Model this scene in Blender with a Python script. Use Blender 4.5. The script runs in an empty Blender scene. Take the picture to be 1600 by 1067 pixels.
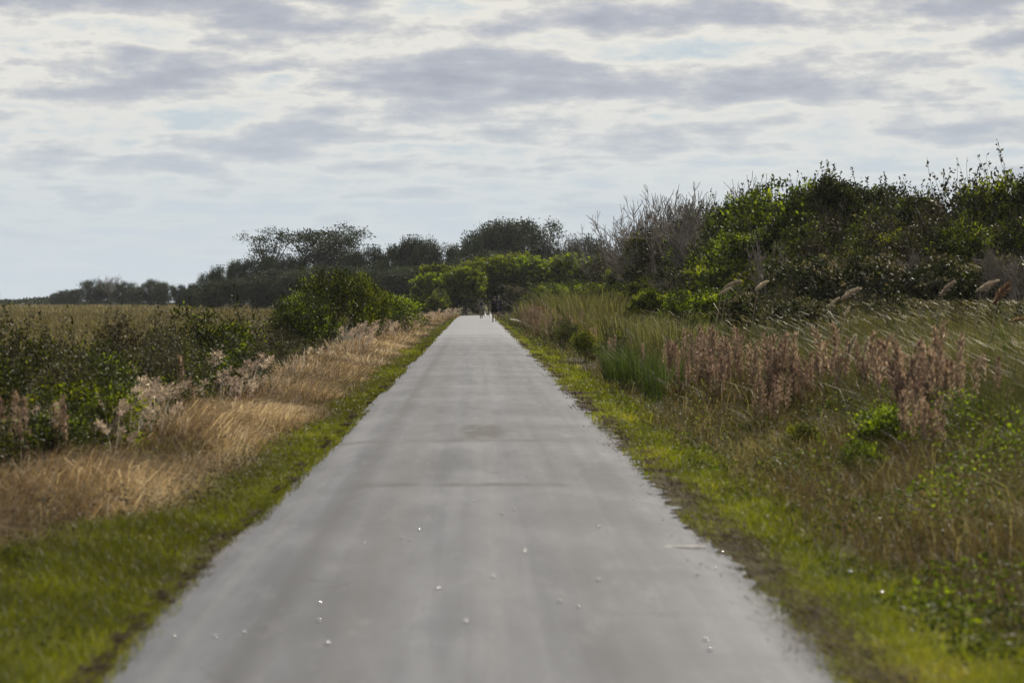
import bpy, math, random
import numpy as np
from mathutils import Vector, Matrix
R = math.radians
rng = np.random.default_rng(7)
random.seed(7)
S = bpy.context.scene
COL = S.collection

# ------------------------------------------------------------------ camera
F = 4444.0            # focal length in photo pixels (100 mm on 36 mm, 1600 px)
HX, HY = 742.0, 467.0 # vanishing point of the road in the photo
CAMZ = 1.6
cd = bpy.data.cameras.new('camera'); cam = bpy.data.objects.new('camera', cd); COL.objects.link(cam)
cam.location = (0, 0, CAMZ)
cam.rotation_euler = (R(90 - 0.857), 0, R(-0.748))
cd.lens = 100; cd.sensor_width = 36; cd.clip_start = 0.5; cd.clip_end = 6000
cd.dof.use_dof = True; cd.dof.focus_distance = 110; cd.dof.aperture_fstop = 4.0
S.camera = cam

# ------------------------------------------------------------------ light
SUN_AZ, SUN_EL = 32, 40       # degrees right of the road direction, above the horizon
sl = bpy.data.lights.new('sun', 'SUN'); so = bpy.data.objects.new('sun', sl); COL.objects.link(so)
sl.energy = 5.0; sl.angle = R(0.8); sl.color = (1.0, 0.90, 0.74)
sd = Vector((math.sin(R(SUN_AZ))*math.cos(R(SUN_EL)), math.cos(R(SUN_AZ))*math.cos(R(SUN_EL)), math.sin(R(SUN_EL))))
so.rotation_euler = (-sd).to_track_quat('-Z', 'Y').to_euler(); so.location = (0, 0, 50)

S.view_settings.view_transform = 'Standard'; S.view_settings.look = 'None'
S.view_settings.exposure = 0.45   # exposed for the vegetation, the sky close to clipping; S.view_settings.gamma = 1

def lin(r, g, b):
    f = lambda c: ((c/255+0.055)/1.055)**2.4 if c/255 > 0.04045 else c/255/12.92
    return (f(r), f(g), f(b), 1)

class NT:
    """small helper for node trees"""
    def __init__(s, nt): s.nt = nt; nt.nodes.clear()
    def n(s, t, **kw):
        nd = s.nt.nodes.new(t)
        for k, v in kw.items(): setattr(nd, k, v)
        return nd
    def l(s, a, b): s.nt.links.new(a, b)
    def math(s, op, a, b=None, c=None, clamp=False):
        m = s.n('ShaderNodeMath', operation=op); m.use_clamp = clamp
        for i, v in enumerate((a, b, c)):
            if v is None: continue
            if isinstance(v, (int, float)): m.inputs[i].default_value = v
            else: s.l(v, m.inputs[i])
        return m.outputs[0]
    def mix(s, f, a, b, mode='MIX'):
        m = s.n('ShaderNodeMix', data_type='RGBA', blend_type=mode)
        if isinstance(f, (int, float)): m.inputs[0].default_value = f
        else: s.l(f, m.inputs[0])
        for i, v in ((6, a), (7, b)):
            if isinstance(v, tuple): m.inputs[i].default_value = v
            else: s.l(v, m.inputs[i])
        return m.outputs[2]
    def ramp(s, f, stops, interp='LINEAR'):
        r = s.n('ShaderNodeValToRGB'); r.color_ramp.interpolation = interp
        e = r.color_ramp.elements
        while len(e) < len(stops): e.new(0.5)
        for i, (p, c) in enumerate(stops):
            e[i].position = p; e[i].color = c if isinstance(c, tuple) else (c, c, c, 1)
        s.l(f, r.inputs[0]); return r.outputs[0]
    def noise(s, vec, scale, detail=4, rough=0.55, dist=0.0):
        t = s.n('ShaderNodeTexNoise'); t.inputs['Scale'].default_value = scale
        t.inputs['Detail'].default_value = detail; t.inputs['Roughness'].default_value = rough
        t.inputs['Distortion'].default_value = dist
        if vec is not None: s.l(vec, t.inputs['Vector'])
        return t.outputs['Fac']
    def mapping(s, vec, loc=(0,0,0), rot=(0,0,0), scale=(1,1,1)):
        m = s.n('ShaderNodeMapping'); m.inputs['Location'].default_value = loc
        m.inputs['Rotation'].default_value = rot; m.inputs['Scale'].default_value = scale
        s.l(vec, m.inputs['Vector']); return m.outputs[0]

# ---- sky: Nishita behind a broken layer of flat cloud (a layer seen in perspective)
w = bpy.data.worlds.new('World'); S.world = w; w.use_nodes = True
W = NT(w.node_tree)
tc = W.n('ShaderNodeTexCoord'); sp = W.n('ShaderNodeSeparateXYZ'); W.l(tc.outputs['Generated'], sp.inputs[0])
el = W.math('MAXIMUM', sp.outputs[2], 0.0)
den = W.math('ADD', el, 0.085)
cx = W.math('DIVIDE', sp.outputs[0], den); cy = W.math('DIVIDE', sp.outputs[1], den)
cb = W.n('ShaderNodeCombineXYZ'); W.l(cx, cb.inputs[0]); W.l(cy, cb.inputs[1])
m1 = W.mapping(cb.outputs[0], loc=(3.45, 1.3, 0), scale=(1.0, 0.85, 1))
big = W.noise(m1, 1.9, 6, 0.5, 0.15)
m2 = W.mapping(cb.outputs[0], loc=(9.1, 4.2, 2.0), scale=(1.0, 0.8, 1))
m2 = W.mapping(tc.outputs['Generated'], loc=(2.0, 1.0, .4), scale=(1.0, 1.0, 2.8))
fine = W.noise(m2, 52, 8, 0.6, 0.0)
m3 = W.mapping(cb.outputs[0], loc=(1.1, 7.7, 5.0), scale=(0.5, 0.5, 1))
broad = W.noise(m3, 1.0, 3, 0.5, 0.0)
thick = W.math('ADD', W.math('MULTIPLY', big, 0.66), W.math('ADD', W.math('MULTIPLY', fine, 0.30), W.math('MULTIPLY', broad, 0.14)))
# more thick cloud higher up, thin veil lower down
bias = W.math('MULTIPLY', W.math('SUBTRACT', W.math('MINIMUM', el, 0.11), 0.055), 1.1)
thick = W.math('ADD', thick, bias)
sky = W.n('ShaderNodeTexSky', sky_type='NISHITA'); sky.sun_disc = False
sky.sun_elevation = R(SUN_EL); sky.sun_rotation = R(SUN_AZ); sky.air_density = 1.2; sky.dust_density = 2.0
skyc = W.mix(1.0, sky.outputs[0], (0.09, 0.09, 0.09, 1), 'MULTIPLY')
gap = W.mix(0.9, skyc, lin(192, 206, 217))
white = lin(234, 231, 223); cream = lin(206, 206, 206); grey = lin(182, 185, 195); dark = lin(157, 161, 174)
cl = W.ramp(thick, [(0.0, white), (0.54, white), (0.58, cream), (0.63, grey), (0.75, dark)])
cov = W.ramp(thick, [(0.0, 0.0), (0.44, 0.0), (0.52, 1.0), (1.0, 1.0)])
c1 = W.mix(cov, gap, cl)
hz = W.ramp(el, [(0.0, 1.0), (0.02, .93), (0.034, .80), (0.05, .50), (0.075, .18), (0.11, 0.05)])
c2 = W.mix(W.math('MULTIPLY', hz, 0.95), c1, lin(203, 213, 220))
bg = W.n('ShaderNodeBackground'); W.l(c2, bg.inputs[0]); bg.inputs[1].default_value = 0.73
wo = W.n('ShaderNodeOutputWorld'); W.l(bg.outputs[0], wo.inputs[0])

# ------------------------------------------------------------------ materials
def leaf_mat(name, stops, trans=0.4, rough=0.45, spec=0.35, tint=(1.0, 1.15, 0.35, 1)):
    """stops: (position, linear colour) picked by a per-leaf random attribute"""
    m = bpy.data.materials.new(name); m.use_nodes = True; t = NT(m.node_tree)
    at = t.n('ShaderNodeAttribute', attribute_name='rnd')
    col = t.ramp(at.outputs['Fac'], stops)
    oi = t.n('ShaderNodeObjectInfo')
    hs = t.n('ShaderNodeHueSaturation'); t.l(col, hs.inputs['Color'])
    t.l(t.math('ADD', t.math('MULTIPLY', oi.outputs['Random'], 0.035), 0.485), hs.inputs['Hue'])
    t.l(t.math('ADD', t.math('MULTIPLY', oi.outputs['Random'], 0.5), 0.75), hs.inputs['Value'])
    p = t.n('ShaderNodeBsdfPrincipled'); t.l(hs.outputs[0], p.inputs['Base Color'])
    p.inputs['Roughness'].default_value = rough; p.inputs['Specular IOR Level'].default_value = spec
    tr = t.n('ShaderNodeBsdfTranslucent'); t.l(t.mix(1.0, hs.outputs[0], tint, 'MULTIPLY'), tr.inputs[0])
    mx = t.n('ShaderNodeMixShader'); mx.inputs[0].default_value = trans
    t.l(p.outputs[0], mx.inputs[1]); t.l(tr.outputs[0], mx.inputs[2])
    o = t.n('ShaderNodeOutputMaterial'); t.l(mx.outputs[0], o.inputs[0]); return m

def plain_mat(name, c, rough=0.7, var=0.25, scale=20, spec=0.3, metal=0):
    m = bpy.data.materials.new(name); m.use_nodes = True; t = NT(m.node_tree)
    co = t.n('ShaderNodeTexCoord')
    nz = t.noise(co.outputs['Object'], scale, 4)
    d = tuple(x*(1-var) for x in c[:3])+(1,); b = tuple(min(1, x*(1+var)) for x in c[:3])+(1,)
    col = t.ramp(nz, [(0.3, d), (0.7, b)])
    p = t.n('ShaderNodeBsdfPrincipled'); t.l(col, p.inputs['Base Color']); p.inputs['Roughness'].default_value = rough
    p.inputs['Specular IOR Level'].default_value = spec; p.inputs['Metallic'].default_value = metal
    o = t.n('ShaderNodeOutputMaterial'); t.l(p.outputs[0], o.inputs[0]); return m

def g(*a): return (a[0], a[1], a[2], 1)
M = {}
M['lf_dark'] = leaf_mat('dark_leaves', [(0, g(.008,.010,.003)), (.55, g(.018,.021,.006)), (.85, g(.042,.046,.010)), (1, g(.11,.11,.02))], .35, .55, .15)
M['lf_mid'] = leaf_mat('mid_green_leaves', [(0, g(.012,.016,.004)), (.5, g(.036,.046,.008)), (.85, g(.09,.105,.012)), (1, g(.20,.21,.02))], .42, .55, .15)
M['lf_bright'] = leaf_mat('yellow_green_leaves', [(0, g(.05,.06,.006)), (.5, g(.11,.135,.010)), (1, g(.27,.28,.02))], .5, .55, .15)
M['lf_brown'] = leaf_mat('brownish_leaves', [(0, g(.018,.014,.009)), (.55, g(.042,.035,.020)), (.8, g(.06,.06,.02)), (1, g(.17,.14,.09))], .3, .6, .2, tint=(1,1,.6,1))
M['lf_far'] = leaf_mat('tree_leaves', [(0, g(.008,.011,.005)), (.7, g(.020,.028,.010)), (1, g(.055,.062,.018))], .25, .6, .15)
M['lf_fargrey'] = leaf_mat('grey_green_leaves', [(0, g(.016,.022,.012)), (.7, g(.032,.042,.019)), (1, g(.07,.08,.035))], .25, .6, .15)
M['turf'] = leaf_mat('verge_turf', [(0, g(.06,.06,.008)), (.45, g(.12,.13,.010)), (.75, g(.21,.21,.012)), (1, g(.27,.21,.07))], .45, .55, .15, tint=(1.08, 1.05, .3, 1))
M['gold'] = leaf_mat('golden_dry_grass', [(0, g(.045,.03,.017)), (.3, g(.095,.058,.033)), (.6, g(.215,.135,.075)), (.85, g(.43,.30,.185)), (1, g(.68,.54,.39))], .4, .6, .15, tint=(1,.95,.75,1))
M['brown'] = leaf_mat('brown_dry_grass', [(0, g(.04,.028,.016)), (.45, g(.085,.055,.032)), (.8, g(.10,.085,.035)), (1, g(.30,.24,.13))], .4, .6, .15, tint=(1,.98,.6,1))
M['field_l'] = leaf_mat('olive_field_grass', [(0, g(.055,.042,.02)), (.6, g(.125,.097,.046)), (1, g(.29,.22,.12))], .4, .6, .15, tint=(1,1,.6,1))
M['field_r'] = leaf_mat('green_field_grass', [(0, g(.035,.036,.013)), (.45, g(.085,.085,.028)), (.8, g(.15,.14,.05)), (1, g(.26,.23,.12))], .4, .5, .2, tint=(1,1,.6,1))
M['reed'] = leaf_mat('green_sedge', [(0, g(.025,.034,.012)), (.6, g(.045,.062,.02)), (1, g(.10,.12,.04))], .4, .5, .2)
M['plume_r'] = leaf_mat('russet_seed_fluff', [(0, g(.07,.048,.034)), (.5, g(.25,.175,.125)), (.85, g(.47,.36,.27)), (1, g(.6,.5,.4))], .4, .7, .1, tint=(1,.94,.88,1))
M['plume_l'] = leaf_mat('pale_seed_fluff', [(0, g(.15,.11,.08)), (.5, g(.42,.33,.25)), (1, g(.8,.70,.58))], .5, .7, .1, tint=(1,.95,.9,1))
M['reed_fluff'] = leaf_mat('reed_plume_fluff', [(0, g(.17,.14,.10)), (.5, g(.34,.29,.22)), (1, g(.62,.56,.46))], .5, .7, .1, tint=(1,.97,.9,1))
M['thatch'] = leaf_mat('dead_thatch', [(0, g(.03,.022,.017)), (.6, g(.075,.055,.04)), (1, g(.20,.15,.10))], .15, .8, .1, tint=(1,.9,.8,1))
M['bark'] = plain_mat('bark', g(.07,.06,.05), .9)
M['deadwood'] = plain_mat('dead_grey_wood', g(.13,.112,.098), .85)
M['straw'] = plain_mat('pale_straw', g(.78,.72,.62), .6)

# ------------------------------------------------------------------ mesh builders
def norm(a): return a/np.maximum(np.linalg.norm(a, axis=-1, keepdims=True), 1e-9)

class MB:
    def __init__(s): s.v = []; s.q = []; s.t = []; s.qr = []; s.tr = []; s.qm = []; s.tm = []; s.n = 0
    def add(s, v, q=None, t=None, qr=None, tr=None, mi=0):
        v = np.asarray(v, float).reshape(-1, 3)
        if q is not None and len(q):
            q = np.asarray(q, int); s.q.append(q+s.n); s.qr.append(np.full(len(q), 0.5) if qr is None else qr); s.qm.append(np.full(len(q), mi))
        if t is not None and len(t):
            t = np.asarray(t, int); s.t.append(t+s.n); s.tr.append(np.full(len(t), 0.5) if tr is None else tr); s.tm.append(np.full(len(t), mi))
        s.v.append(v); s.n += len(v)
    def leaves(s, c, axis, size, ratio=0.5, rnd=None, mi=0):
        n = len(c); axis = norm(axis); side = norm(np.cross(axis, rng.normal(size=(n, 3))))
        sz = np.broadcast_to(np.asarray(size, float), (n,))[:, None]
        a = c; b = c+axis*sz*.5+side*sz*ratio*.5; d = c+axis*sz; e = c+axis*sz*.5-side*sz*ratio*.5
        v = np.stack([a, b, d, e], 1).reshape(-1, 3); q = np.arange(4*n).reshape(n, 4)
        s.add(v, q=q, qr=rng.random(n) if rnd is None else rnd, mi=mi)
    def blades(s, base, h, wd, lean, az=None, rnd=None, droop=0.35, mi=0, face=None):
        """tapered bent blades: base (n,3), height, width, lean = horizontal reach as a share of h"""
        n = len(base); h = np.broadcast_to(h, (n,)); wd = np.broadcast_to(wd, (n,)); lean = np.broadcast_to(lean, (n,))
        if az is None: az = rng.uniform(0, 2*np.pi, n)
        d = np.stack([np.cos(az), np.sin(az), np.zeros(n)], 1)
        fa = rng.uniform(0, np.pi, n) if face is None else face
        sd_ = np.stack([np.cos(fa), np.sin(fa), np.zeros(n)], 1)*wd[:, None]*.5
        up = np.array([0, 0, 1.0])
        mid = base + d*(h*lean*.35)[:, None] + up*(h*.6)[:, None]
        tip = base + d*(h*lean)[:, None] + up*(h*(1-droop*np.minimum(lean, 1.5)))[:, None]
        v = np.stack([base-sd_, base+sd_, mid+sd_*.75, mid-sd_*.75, tip], 1).reshape(-1, 3)
        i = np.arange(n)*5
        q = np.stack([i, i+1, i+2, i+3], 1); t = np.stack([i+3, i+2, i+4], 1)
        r = rng.random(n) if rnd is None else rnd
        s.add(v, q=q, t=t, qr=r, tr=r, mi=mi)
    def tube(s, pts, rad, k=5, mi=0, rnd=.5):
        pts = np.asarray(pts, float); m = len(pts); rad = np.broadcast_to(rad, (m,))
        tg = norm(np.gradient(pts, axis=0)); ref = np.array([0.3, 0.2, 1.0]) if abs(tg[0][2]) < .8 else np.array([1.0, .1, 0])
        u = norm(np.cross(tg, ref)); vv = np.cross(tg, u)
        a = np.arange(k)/k*2*np.pi
        V = pts[:, None]+rad[:, None, None]*(u[:, None]*np.cos(a)[None, :, None]+vv[:, None]*np.sin(a)[None, :, None])
        q = []
        for i in range(m-1):
            for j in range(k): q.append((i*k+j, i*k+(j+1) % k, (i+1)*k+(j+1) % k, (i+1)*k+j))
        s.add(V.reshape(-1, 3), q=q, mi=mi, qr=np.full(len(q), rnd))
    def build(s, name, mats, smooth=False):
        v = np.concatenate(s.v); me = bpy.data.meshes.new(name)
        Q = np.concatenate(s.q) if s.q else np.zeros((0, 4), int); T = np.concatenate(s.t) if s.t else np.zeros((0, 3), int)
        nq, nt = len(Q), len(T)
        me.vertices.add(len(v)); me.vertices.foreach_set('co', v.astype(np.float32).ravel())
        me.loops.add(nq*4+nt*3); me.loops.foreach_set('vertex_index', np.concatenate([Q.ravel(), T.ravel()]).astype(np.int32))
        me.polygons.add(nq+nt)
        st = np.concatenate([np.arange(nq)*4, nq*4+np.arange(nt)*3]).astype(np.int32)
        me.polygons.foreach_set('loop_start', st)
        me.polygons.foreach_set('material_index', np.concatenate(s.qm+s.tm).astype(np.int32))
        if smooth: me.polygons.foreach_set('use_smooth', np.ones(nq+nt, bool))
        me.update(calc_edges=True)
        at = me.attributes.new('rnd', 'FLOAT', 'FACE'); at.data.foreach_set('value', np.concatenate(s.qr+s.tr).astype(np.float32))
        for m in (mats if isinstance(mats, (list, tuple)) else [mats]): me.materials.append(m)
        return me

def mobj(name, me, parent=None, loc=None):
    o = bpy.data.objects.new(name, me); COL.objects.link(o)
    if parent: o.parent = parent
    if loc is not None: o.location = loc
    return o
def tag(o, label=None, cat=None, group=None, kind=None):
    if label: o['label'] = label
    if cat: o['category'] = cat
    if group: o['group'] = group
    if kind: o['kind'] = kind
    return o
def empty(name, loc=(0, 0, 0)):
    o = bpy.data.objects.new(name, None); COL.objects.link(o); o.location = loc; o.empty_display_size = .3; return o

def gz(x, y):
    """ground height: the road sits on a low bank"""
    x = np.asarray(x, float); y = np.asarray(y, float)
    a = np.abs(x)-1.7
    base = -0.02-0.30*np.clip(a/4.5, 0, 1)**1.3
    bump = 0.05*np.sin(x*1.3+y*.21)*np.clip(a, 0, 1)+0.04*np.sin(y*.37-x*.6)*np.clip(a, 0, 1)
    base = np.where(x > 0, -0.02-.10*np.clip(a/1.0, 0, 1)+.42*np.clip((a-1.2)/6.5, 0, 1), base)
    return np.where(a < -.2, -0.07, base+bump*.6)
def X(px, d): return (px-HX)*d/F
def Z(py, d): return CAMZ-(py-HY)*d/F

# ------------------------------------------------------------------ ground and road
def ground_mat():
    m = bpy.data.materials.new('ground_soil'); m.use_nodes = True; t = NT(m.node_tree)
    geo = t.n('ShaderNodeNewGeometry'); p0 = geo.outputs['Position']
    n1 = t.noise(p0, 2.2, 6); n2 = t.noise(p0, 14, 5); n3 = t.noise(p0, .12, 3)
    a = t.ramp(n1, [(.3, g(.018,.014,.008)), (.5, g(.032,.027,.012)), (.7, g(.05,.044,.016))])
    b = t.mix(t.math('MULTIPLY', n2, .4), a, g(.08,.06,.035))
    sp_ = t.n('ShaderNodeSeparateXYZ'); t.l(p0, sp_.inputs[0])
    ax = t.math('ABSOLUTE', sp_.outputs[0])
    # short mossy turf beside the road
    k = t.math('SUBTRACT', 1.0, t.math('MULTIPLY', t.math('ABSOLUTE', t.math('SUBTRACT', ax, 2.1)), 1.5), clamp=True)
    k = t.math('MULTIPLY', k, t.ramp(n1, [(.25, 0.), (.5, 1.)]))
    c = t.mix(t.math('MULTIPLY', k, .75), b, g(.085,.10,.010))
    c = t.mix(t.math('MULTIPLY', n3, .4), c, g(.03,.027,.012))
    p = t.n('ShaderNodeBsdfPrincipled'); t.l(c, p.inputs['Base Color']); p.inputs['Roughness'].default_value = .95
    p.inputs['Specular IOR Level'].default_value = .1
    bp = t.n('ShaderNodeBump'); bp.inputs['Strength'].default_value = .6; bp.inputs['Distance'].default_value = .05
    t.l(n2, bp.inputs['Height']); t.l(bp.outputs[0], p.inputs['Normal'])
    o = t.n('ShaderNodeOutputMaterial'); t.l(p.outputs[0], o.inputs[0]); return m

def grid_mesh(name, xs, ys, zf, mat, smooth=True):
    gx, gy = np.meshgrid(xs, ys); v = np.stack([gx, gy, zf(gx, gy)], -1).reshape(-1, 3)
    nx, ny = len(xs), len(ys); i, j = np.meshgrid(np.arange(nx-1), np.arange(ny-1)); b = (j*nx+i).ravel()
    mb = MB(); mb.add(v, q=np.stack([b, b+1, b+nx+1, b+nx], 1)); return mb.build(name, mat, smooth)
xs = np.concatenate([[-1500, -700, -300, -120, -60, -30, -18], np.arange(-12, 12.01, .15), [18, 30, 60, 120, 300, 700, 1500]])
ys = np.concatenate([[-150, -60, -20], np.arange(0, 60, 1.), np.arange(60, 320, 4.), [340, 380, 450, 600, 900, 1500]])
tag(mobj('ground', grid_mesh('ground', xs, ys, gz, ground_mat())), 'flat marshy ground on both sides of the road', 'ground', kind='structure')

def road_cx(y):   # the road bends to the right past the bushes
    y = np.asarray(y, float); return 0.04+np.where(y > 262, (y-262)**2*.010, 0)
def road_z(x, y):
    return 0.02+0.010*np.sin(y*.42+1)*np.exp(-y/120)+0.007*np.sin(y*.93)+0.01*np.sin(y*.11)
def road_mat():
    m = bpy.data.materials.new('old_asphalt'); m.use_nodes = True; t = NT(m.node_tree)
    geo = t.n('ShaderNodeNewGeometry'); P = geo.outputs['Position']
    grain = t.noise(P, 90, 3, .7)
    blot = t.noise(t.mapping(P, scale=(1.0, .22, 1)), 1.4, 5)
    bands = t.noise(t.mapping(P, scale=(.05, .16, 1)), 1.3, 3, .5)
    streak = t.noise(t.mapping(P, scale=(2.6, .035, 1)), 1.5, 4, .6)
    sx = t.n('ShaderNodeSeparateXYZ'); t.l(P, sx.inputs[0])
    base = t.ramp(t.math('ADD', t.math('MULTIPLY', blot, .35), t.math('ADD', t.math('MULTIPLY', bands, .3), t.math('MULTIPLY', streak, .35))),
                  [(.40, g(.042,.048,.062)), (.5, g(.074,.082,.100)), (.60, g(.115,.123,.142))])
    col = t.mix(t.ramp(grain, [(.35, .22), (.65, 0.)]), base, g(.07,.068,.068))
    # darker tyre tracks and patched side strip
    def band(center, width, amt, c):
        nonlocal col
        wv = t.math('ADD', sx.outputs[0], t.math('MULTIPLY', t.math('SUBTRACT', blot, .5), .12))
        k = t.math('SUBTRACT', 1.0, t.math('MULTIPLY', t.math('ABSOLUTE', t.math('SUBTRACT', wv, center)), 1/width), clamp=True)
        k = t.math('MULTIPLY', t.math('MULTIPLY', k, amt), t.ramp(streak, [(.3, .4), (.6, 1.)]))
        col = t.mix(k, col, c)
    band(-1.0, .17, .85, g(.036,.037,.041)); band(-.62, .34, .75, g(.07,.071,.076)); band(.72, .38, .6, g(.07,.071,.076)); band(-1.36, .2, .45, g(.15,.153,.16)); band(.1, .3, .35, g(.13,.134,.142))
    mott = t.noise(t.mapping(P, scale=(1, .16, 1)), 6, 6, .7)
    col = t.mix(t.ramp(mott, [(.3, .30), (.52, 0.)]), col, g(.04,.041,.046))
    col = t.mix(t.ramp(mott, [(.55, 0.), (.75, .28)]), col, g(.20,.20,.205))
    vo = t.n('ShaderNodeTexVoronoi', feature='DISTANCE_TO_EDGE'); vo.inputs['Scale'].default_value = .55
    wv2 = t.n('ShaderNodeVectorMath', operation='ADD'); t.l(t.mapping(P, scale=(.8, .5, 1)), wv2.inputs[0])
    nzv = t.n('ShaderNodeTexNoise'); nzv.inputs['Scale'].default_value = 2.5; nzv.inputs['Detail'].default_value = 5; t.l(P, nzv.inputs['Vector'])
    scv = t.n('ShaderNodeVectorMath', operation='SCALE'); scv.inputs['Scale'].default_value = .6; t.l(nzv.outputs['Color'], scv.inputs[0]); t.l(scv.outputs[0], wv2.inputs[1]); t.l(wv2.outputs[0], vo.inputs['Vector'])
    ck = t.math('MULTIPLY', t.ramp(vo.outputs['Distance'], [(0., 1.), (.012, 0.)]), t.ramp(t.noise(P, .6, 3), [(.5, 0.), (.62, .6)]))
    col = t.mix(ck, col, g(.03,.03,.032))
    # transverse cracks, dark patches and darker cross bands (y, half width, strength)
    wob = t.math('MULTIPLY', t.math('SUBTRACT', t.noise(t.mapping(P, scale=(1.3, .1, 1)), 2, 4), .5), .5)
    yy = t.math('ADD', sx.outputs[1], wob)
    for (y, hw, st, x0, x1) in ((24.0, .42, 1.1, -1.1, .9), (31.4, .7, .9, -3, 3), (33.6, 2.2, 2.6, -.20, .38), (33.9, .8, .7, -.35, .55), (52, 1.6, .35, -1.3, -.5), (57, .9, .4, -3, 3),
                                (74, 1.2, .6, -.6, .3), (88, 2.5, .3, -3, 3), (116, 1.4, .5, -3, 3), (150, 1.2, .4, -3, 3), (185, 1.6, .75, -3, 3), (199, 1.2, .6, -3, 3), (212, 1.5, .8, -1.4, .6), (226, 1.4, .7, -3, 3), (243, 2.2, .75, -3, 3)):
        k = t.math('SUBTRACT', 1.0, t.math('MULTIPLY', t.math('ABSOLUTE', t.math('SUBTRACT', yy, y)), 1/hw), clamp=True)
        k2 = t.math('MULTIPLY', t.math('MULTIPLY', t.math('SUBTRACT', sx.outputs[0], x0), 6.0, clamp=True), t.math('MULTIPLY', t.math('SUBTRACT', x1, sx.outputs[0]), 6.0, clamp=True))
        k = t.math('MULTIPLY', t.math('MULTIPLY', k, k2), t.math('MULTIPLY', t.ramp(t.noise(t.mapping(P, scale=(1, .3, 1)), 3, 4), [(.38, 0.25), (.6, 1.)]), st))
        col = t.mix(k, col, g(.035,.034,.036))
    # farther along the colour is painted paler, as sunlit road beyond cloud shade
    sun_tone = t.math('MULTIPLY', t.math('SUBTRACT', t.math('ADD', sx.outputs[1], t.math('MULTIPLY', blot, 14)), 100.0), 1/40., clamp=True)
    col = t.mix(t.math('MULTIPLY', sun_tone, .8), col, t.mix(t.ramp(bands, [(.4, 0.), (.6, 1.)]), g(.15,.16,.178), g(.205,.215,.235)))
    # dirt at the edges
    e = t.math('MULTIPLY', t.math('SUBTRACT', t.math('ADD', t.math('ABSOLUTE', t.math('SUBTRACT', sx.outputs[0], .04)), t.math('MULTIPLY', t.noise(P, 5, 4), .2)), 1.66), 6.0, clamp=True)
    col = t.mix(t.math('MULTIPLY', e, .75), col, g(.08,.062,.05))
    p = t.n('ShaderNodeBsdfPrincipled'); t.l(col, p.inputs['Base Color']); p.inputs['Roughness'].default_value = .72
    p.inputs['Specular IOR Level'].default_value = .25
    bp = t.n('ShaderNodeBump'); bp.inputs['Strength'].default_value = .35; bp.inputs['Distance'].default_value = .006
    t.l(grain, bp.inputs['Height']); t.l(bp.outputs[0], p.inputs['Normal'])
    o = t.n('ShaderNodeOutputMaterial'); t.l(p.outputs[0], o.inputs[0]); return m
def build_road():
    ys = np.concatenate([np.arange(-60, 8, 2.), np.arange(8, 120, .08), np.arange(120, 330, 1.)]); nx = 9
    n = len(ys); wob = lambda s: np.cumsum(np.random.default_rng(s).normal(size=n))
    def edge(seed, amp):
        r = np.random.default_rng(seed); e = np.zeros(n)
        for fq in (.25, .6, 1.3, 2.9, 6.1): e += np.sin(ys*fq+r.uniform(0, 6))*amp/(fq**.6)
        return e
    L = road_cx(ys)-1.64+edge(3, .014); Rr = road_cx(ys)+1.64+edge(5, .022)
    rr = np.random.default_rng(9); nt = np.zeros(n)
    for k in range(420): yc = 1/(1/9.+rr.random()*(1/230.-1/9.)); nt = np.maximum(nt, rr.uniform(.03, .17)*np.exp(-((ys-yc)/rr.uniform(.10, .35))**2))
    Rr = Rr-nt
    u = np.linspace(0, 1, nx)[None]; x = L[:, None]*(1-u)+Rr[:, None]*u
    z = road_z(x, ys[:, None]+0*x)+0.02*(1-(2*u-1)**2); z[:, 0] = -.012; z[:, -1] = -.012
    v = np.stack([x, ys[:, None]+0*x, z], -1).reshape(-1, 3)
    i, j = np.meshgrid(np.arange(nx-1), np.arange(n-1)); b = (j*nx+i).ravel()
    mb = MB(); mb.add(v, q=np.stack([b, b+1, b+nx+1, b+nx], 1)); return mb.build('road', road_mat(), True)
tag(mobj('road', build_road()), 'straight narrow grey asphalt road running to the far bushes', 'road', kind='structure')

# ------------------------------------------------------------------ grasses (nobody could count the blades)
def scatter(n, d0, d1, x0, x1, p=1.0):
    """positions between x0(d) and x1(d); density falls with distance squared"""
    u = rng.random(n); d = 1/(1/d0+u*(1/d1-1/d0)) if p == 2 else d0*(d1/d0)**u
    a = x0(d) if callable(x0) else x0; b = x1(d) if callable(x1) else x1
    x = a+(b-a)*rng.random(n); return x, d
def base_of(x, y): return np.stack([x, y, gz(x, y)-.01], 1)
def patchy(x, y, s, seed=0):
    r = np.random.default_rng(seed); v = np.zeros_like(x)
    for k in range(6):
        a = r.uniform(0, 6.28); f = s*r.uniform(.5, 2.2); v += np.sin((x*np.cos(a)+y*np.sin(a)*.5)*f+r.uniform(0, 6.28))
    return v/3.0      # about -1 .. 1
px_w = lambda d, k=1.0: np.maximum(.004, d/2844*k)   # about a pixel of the 1024 render

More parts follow.
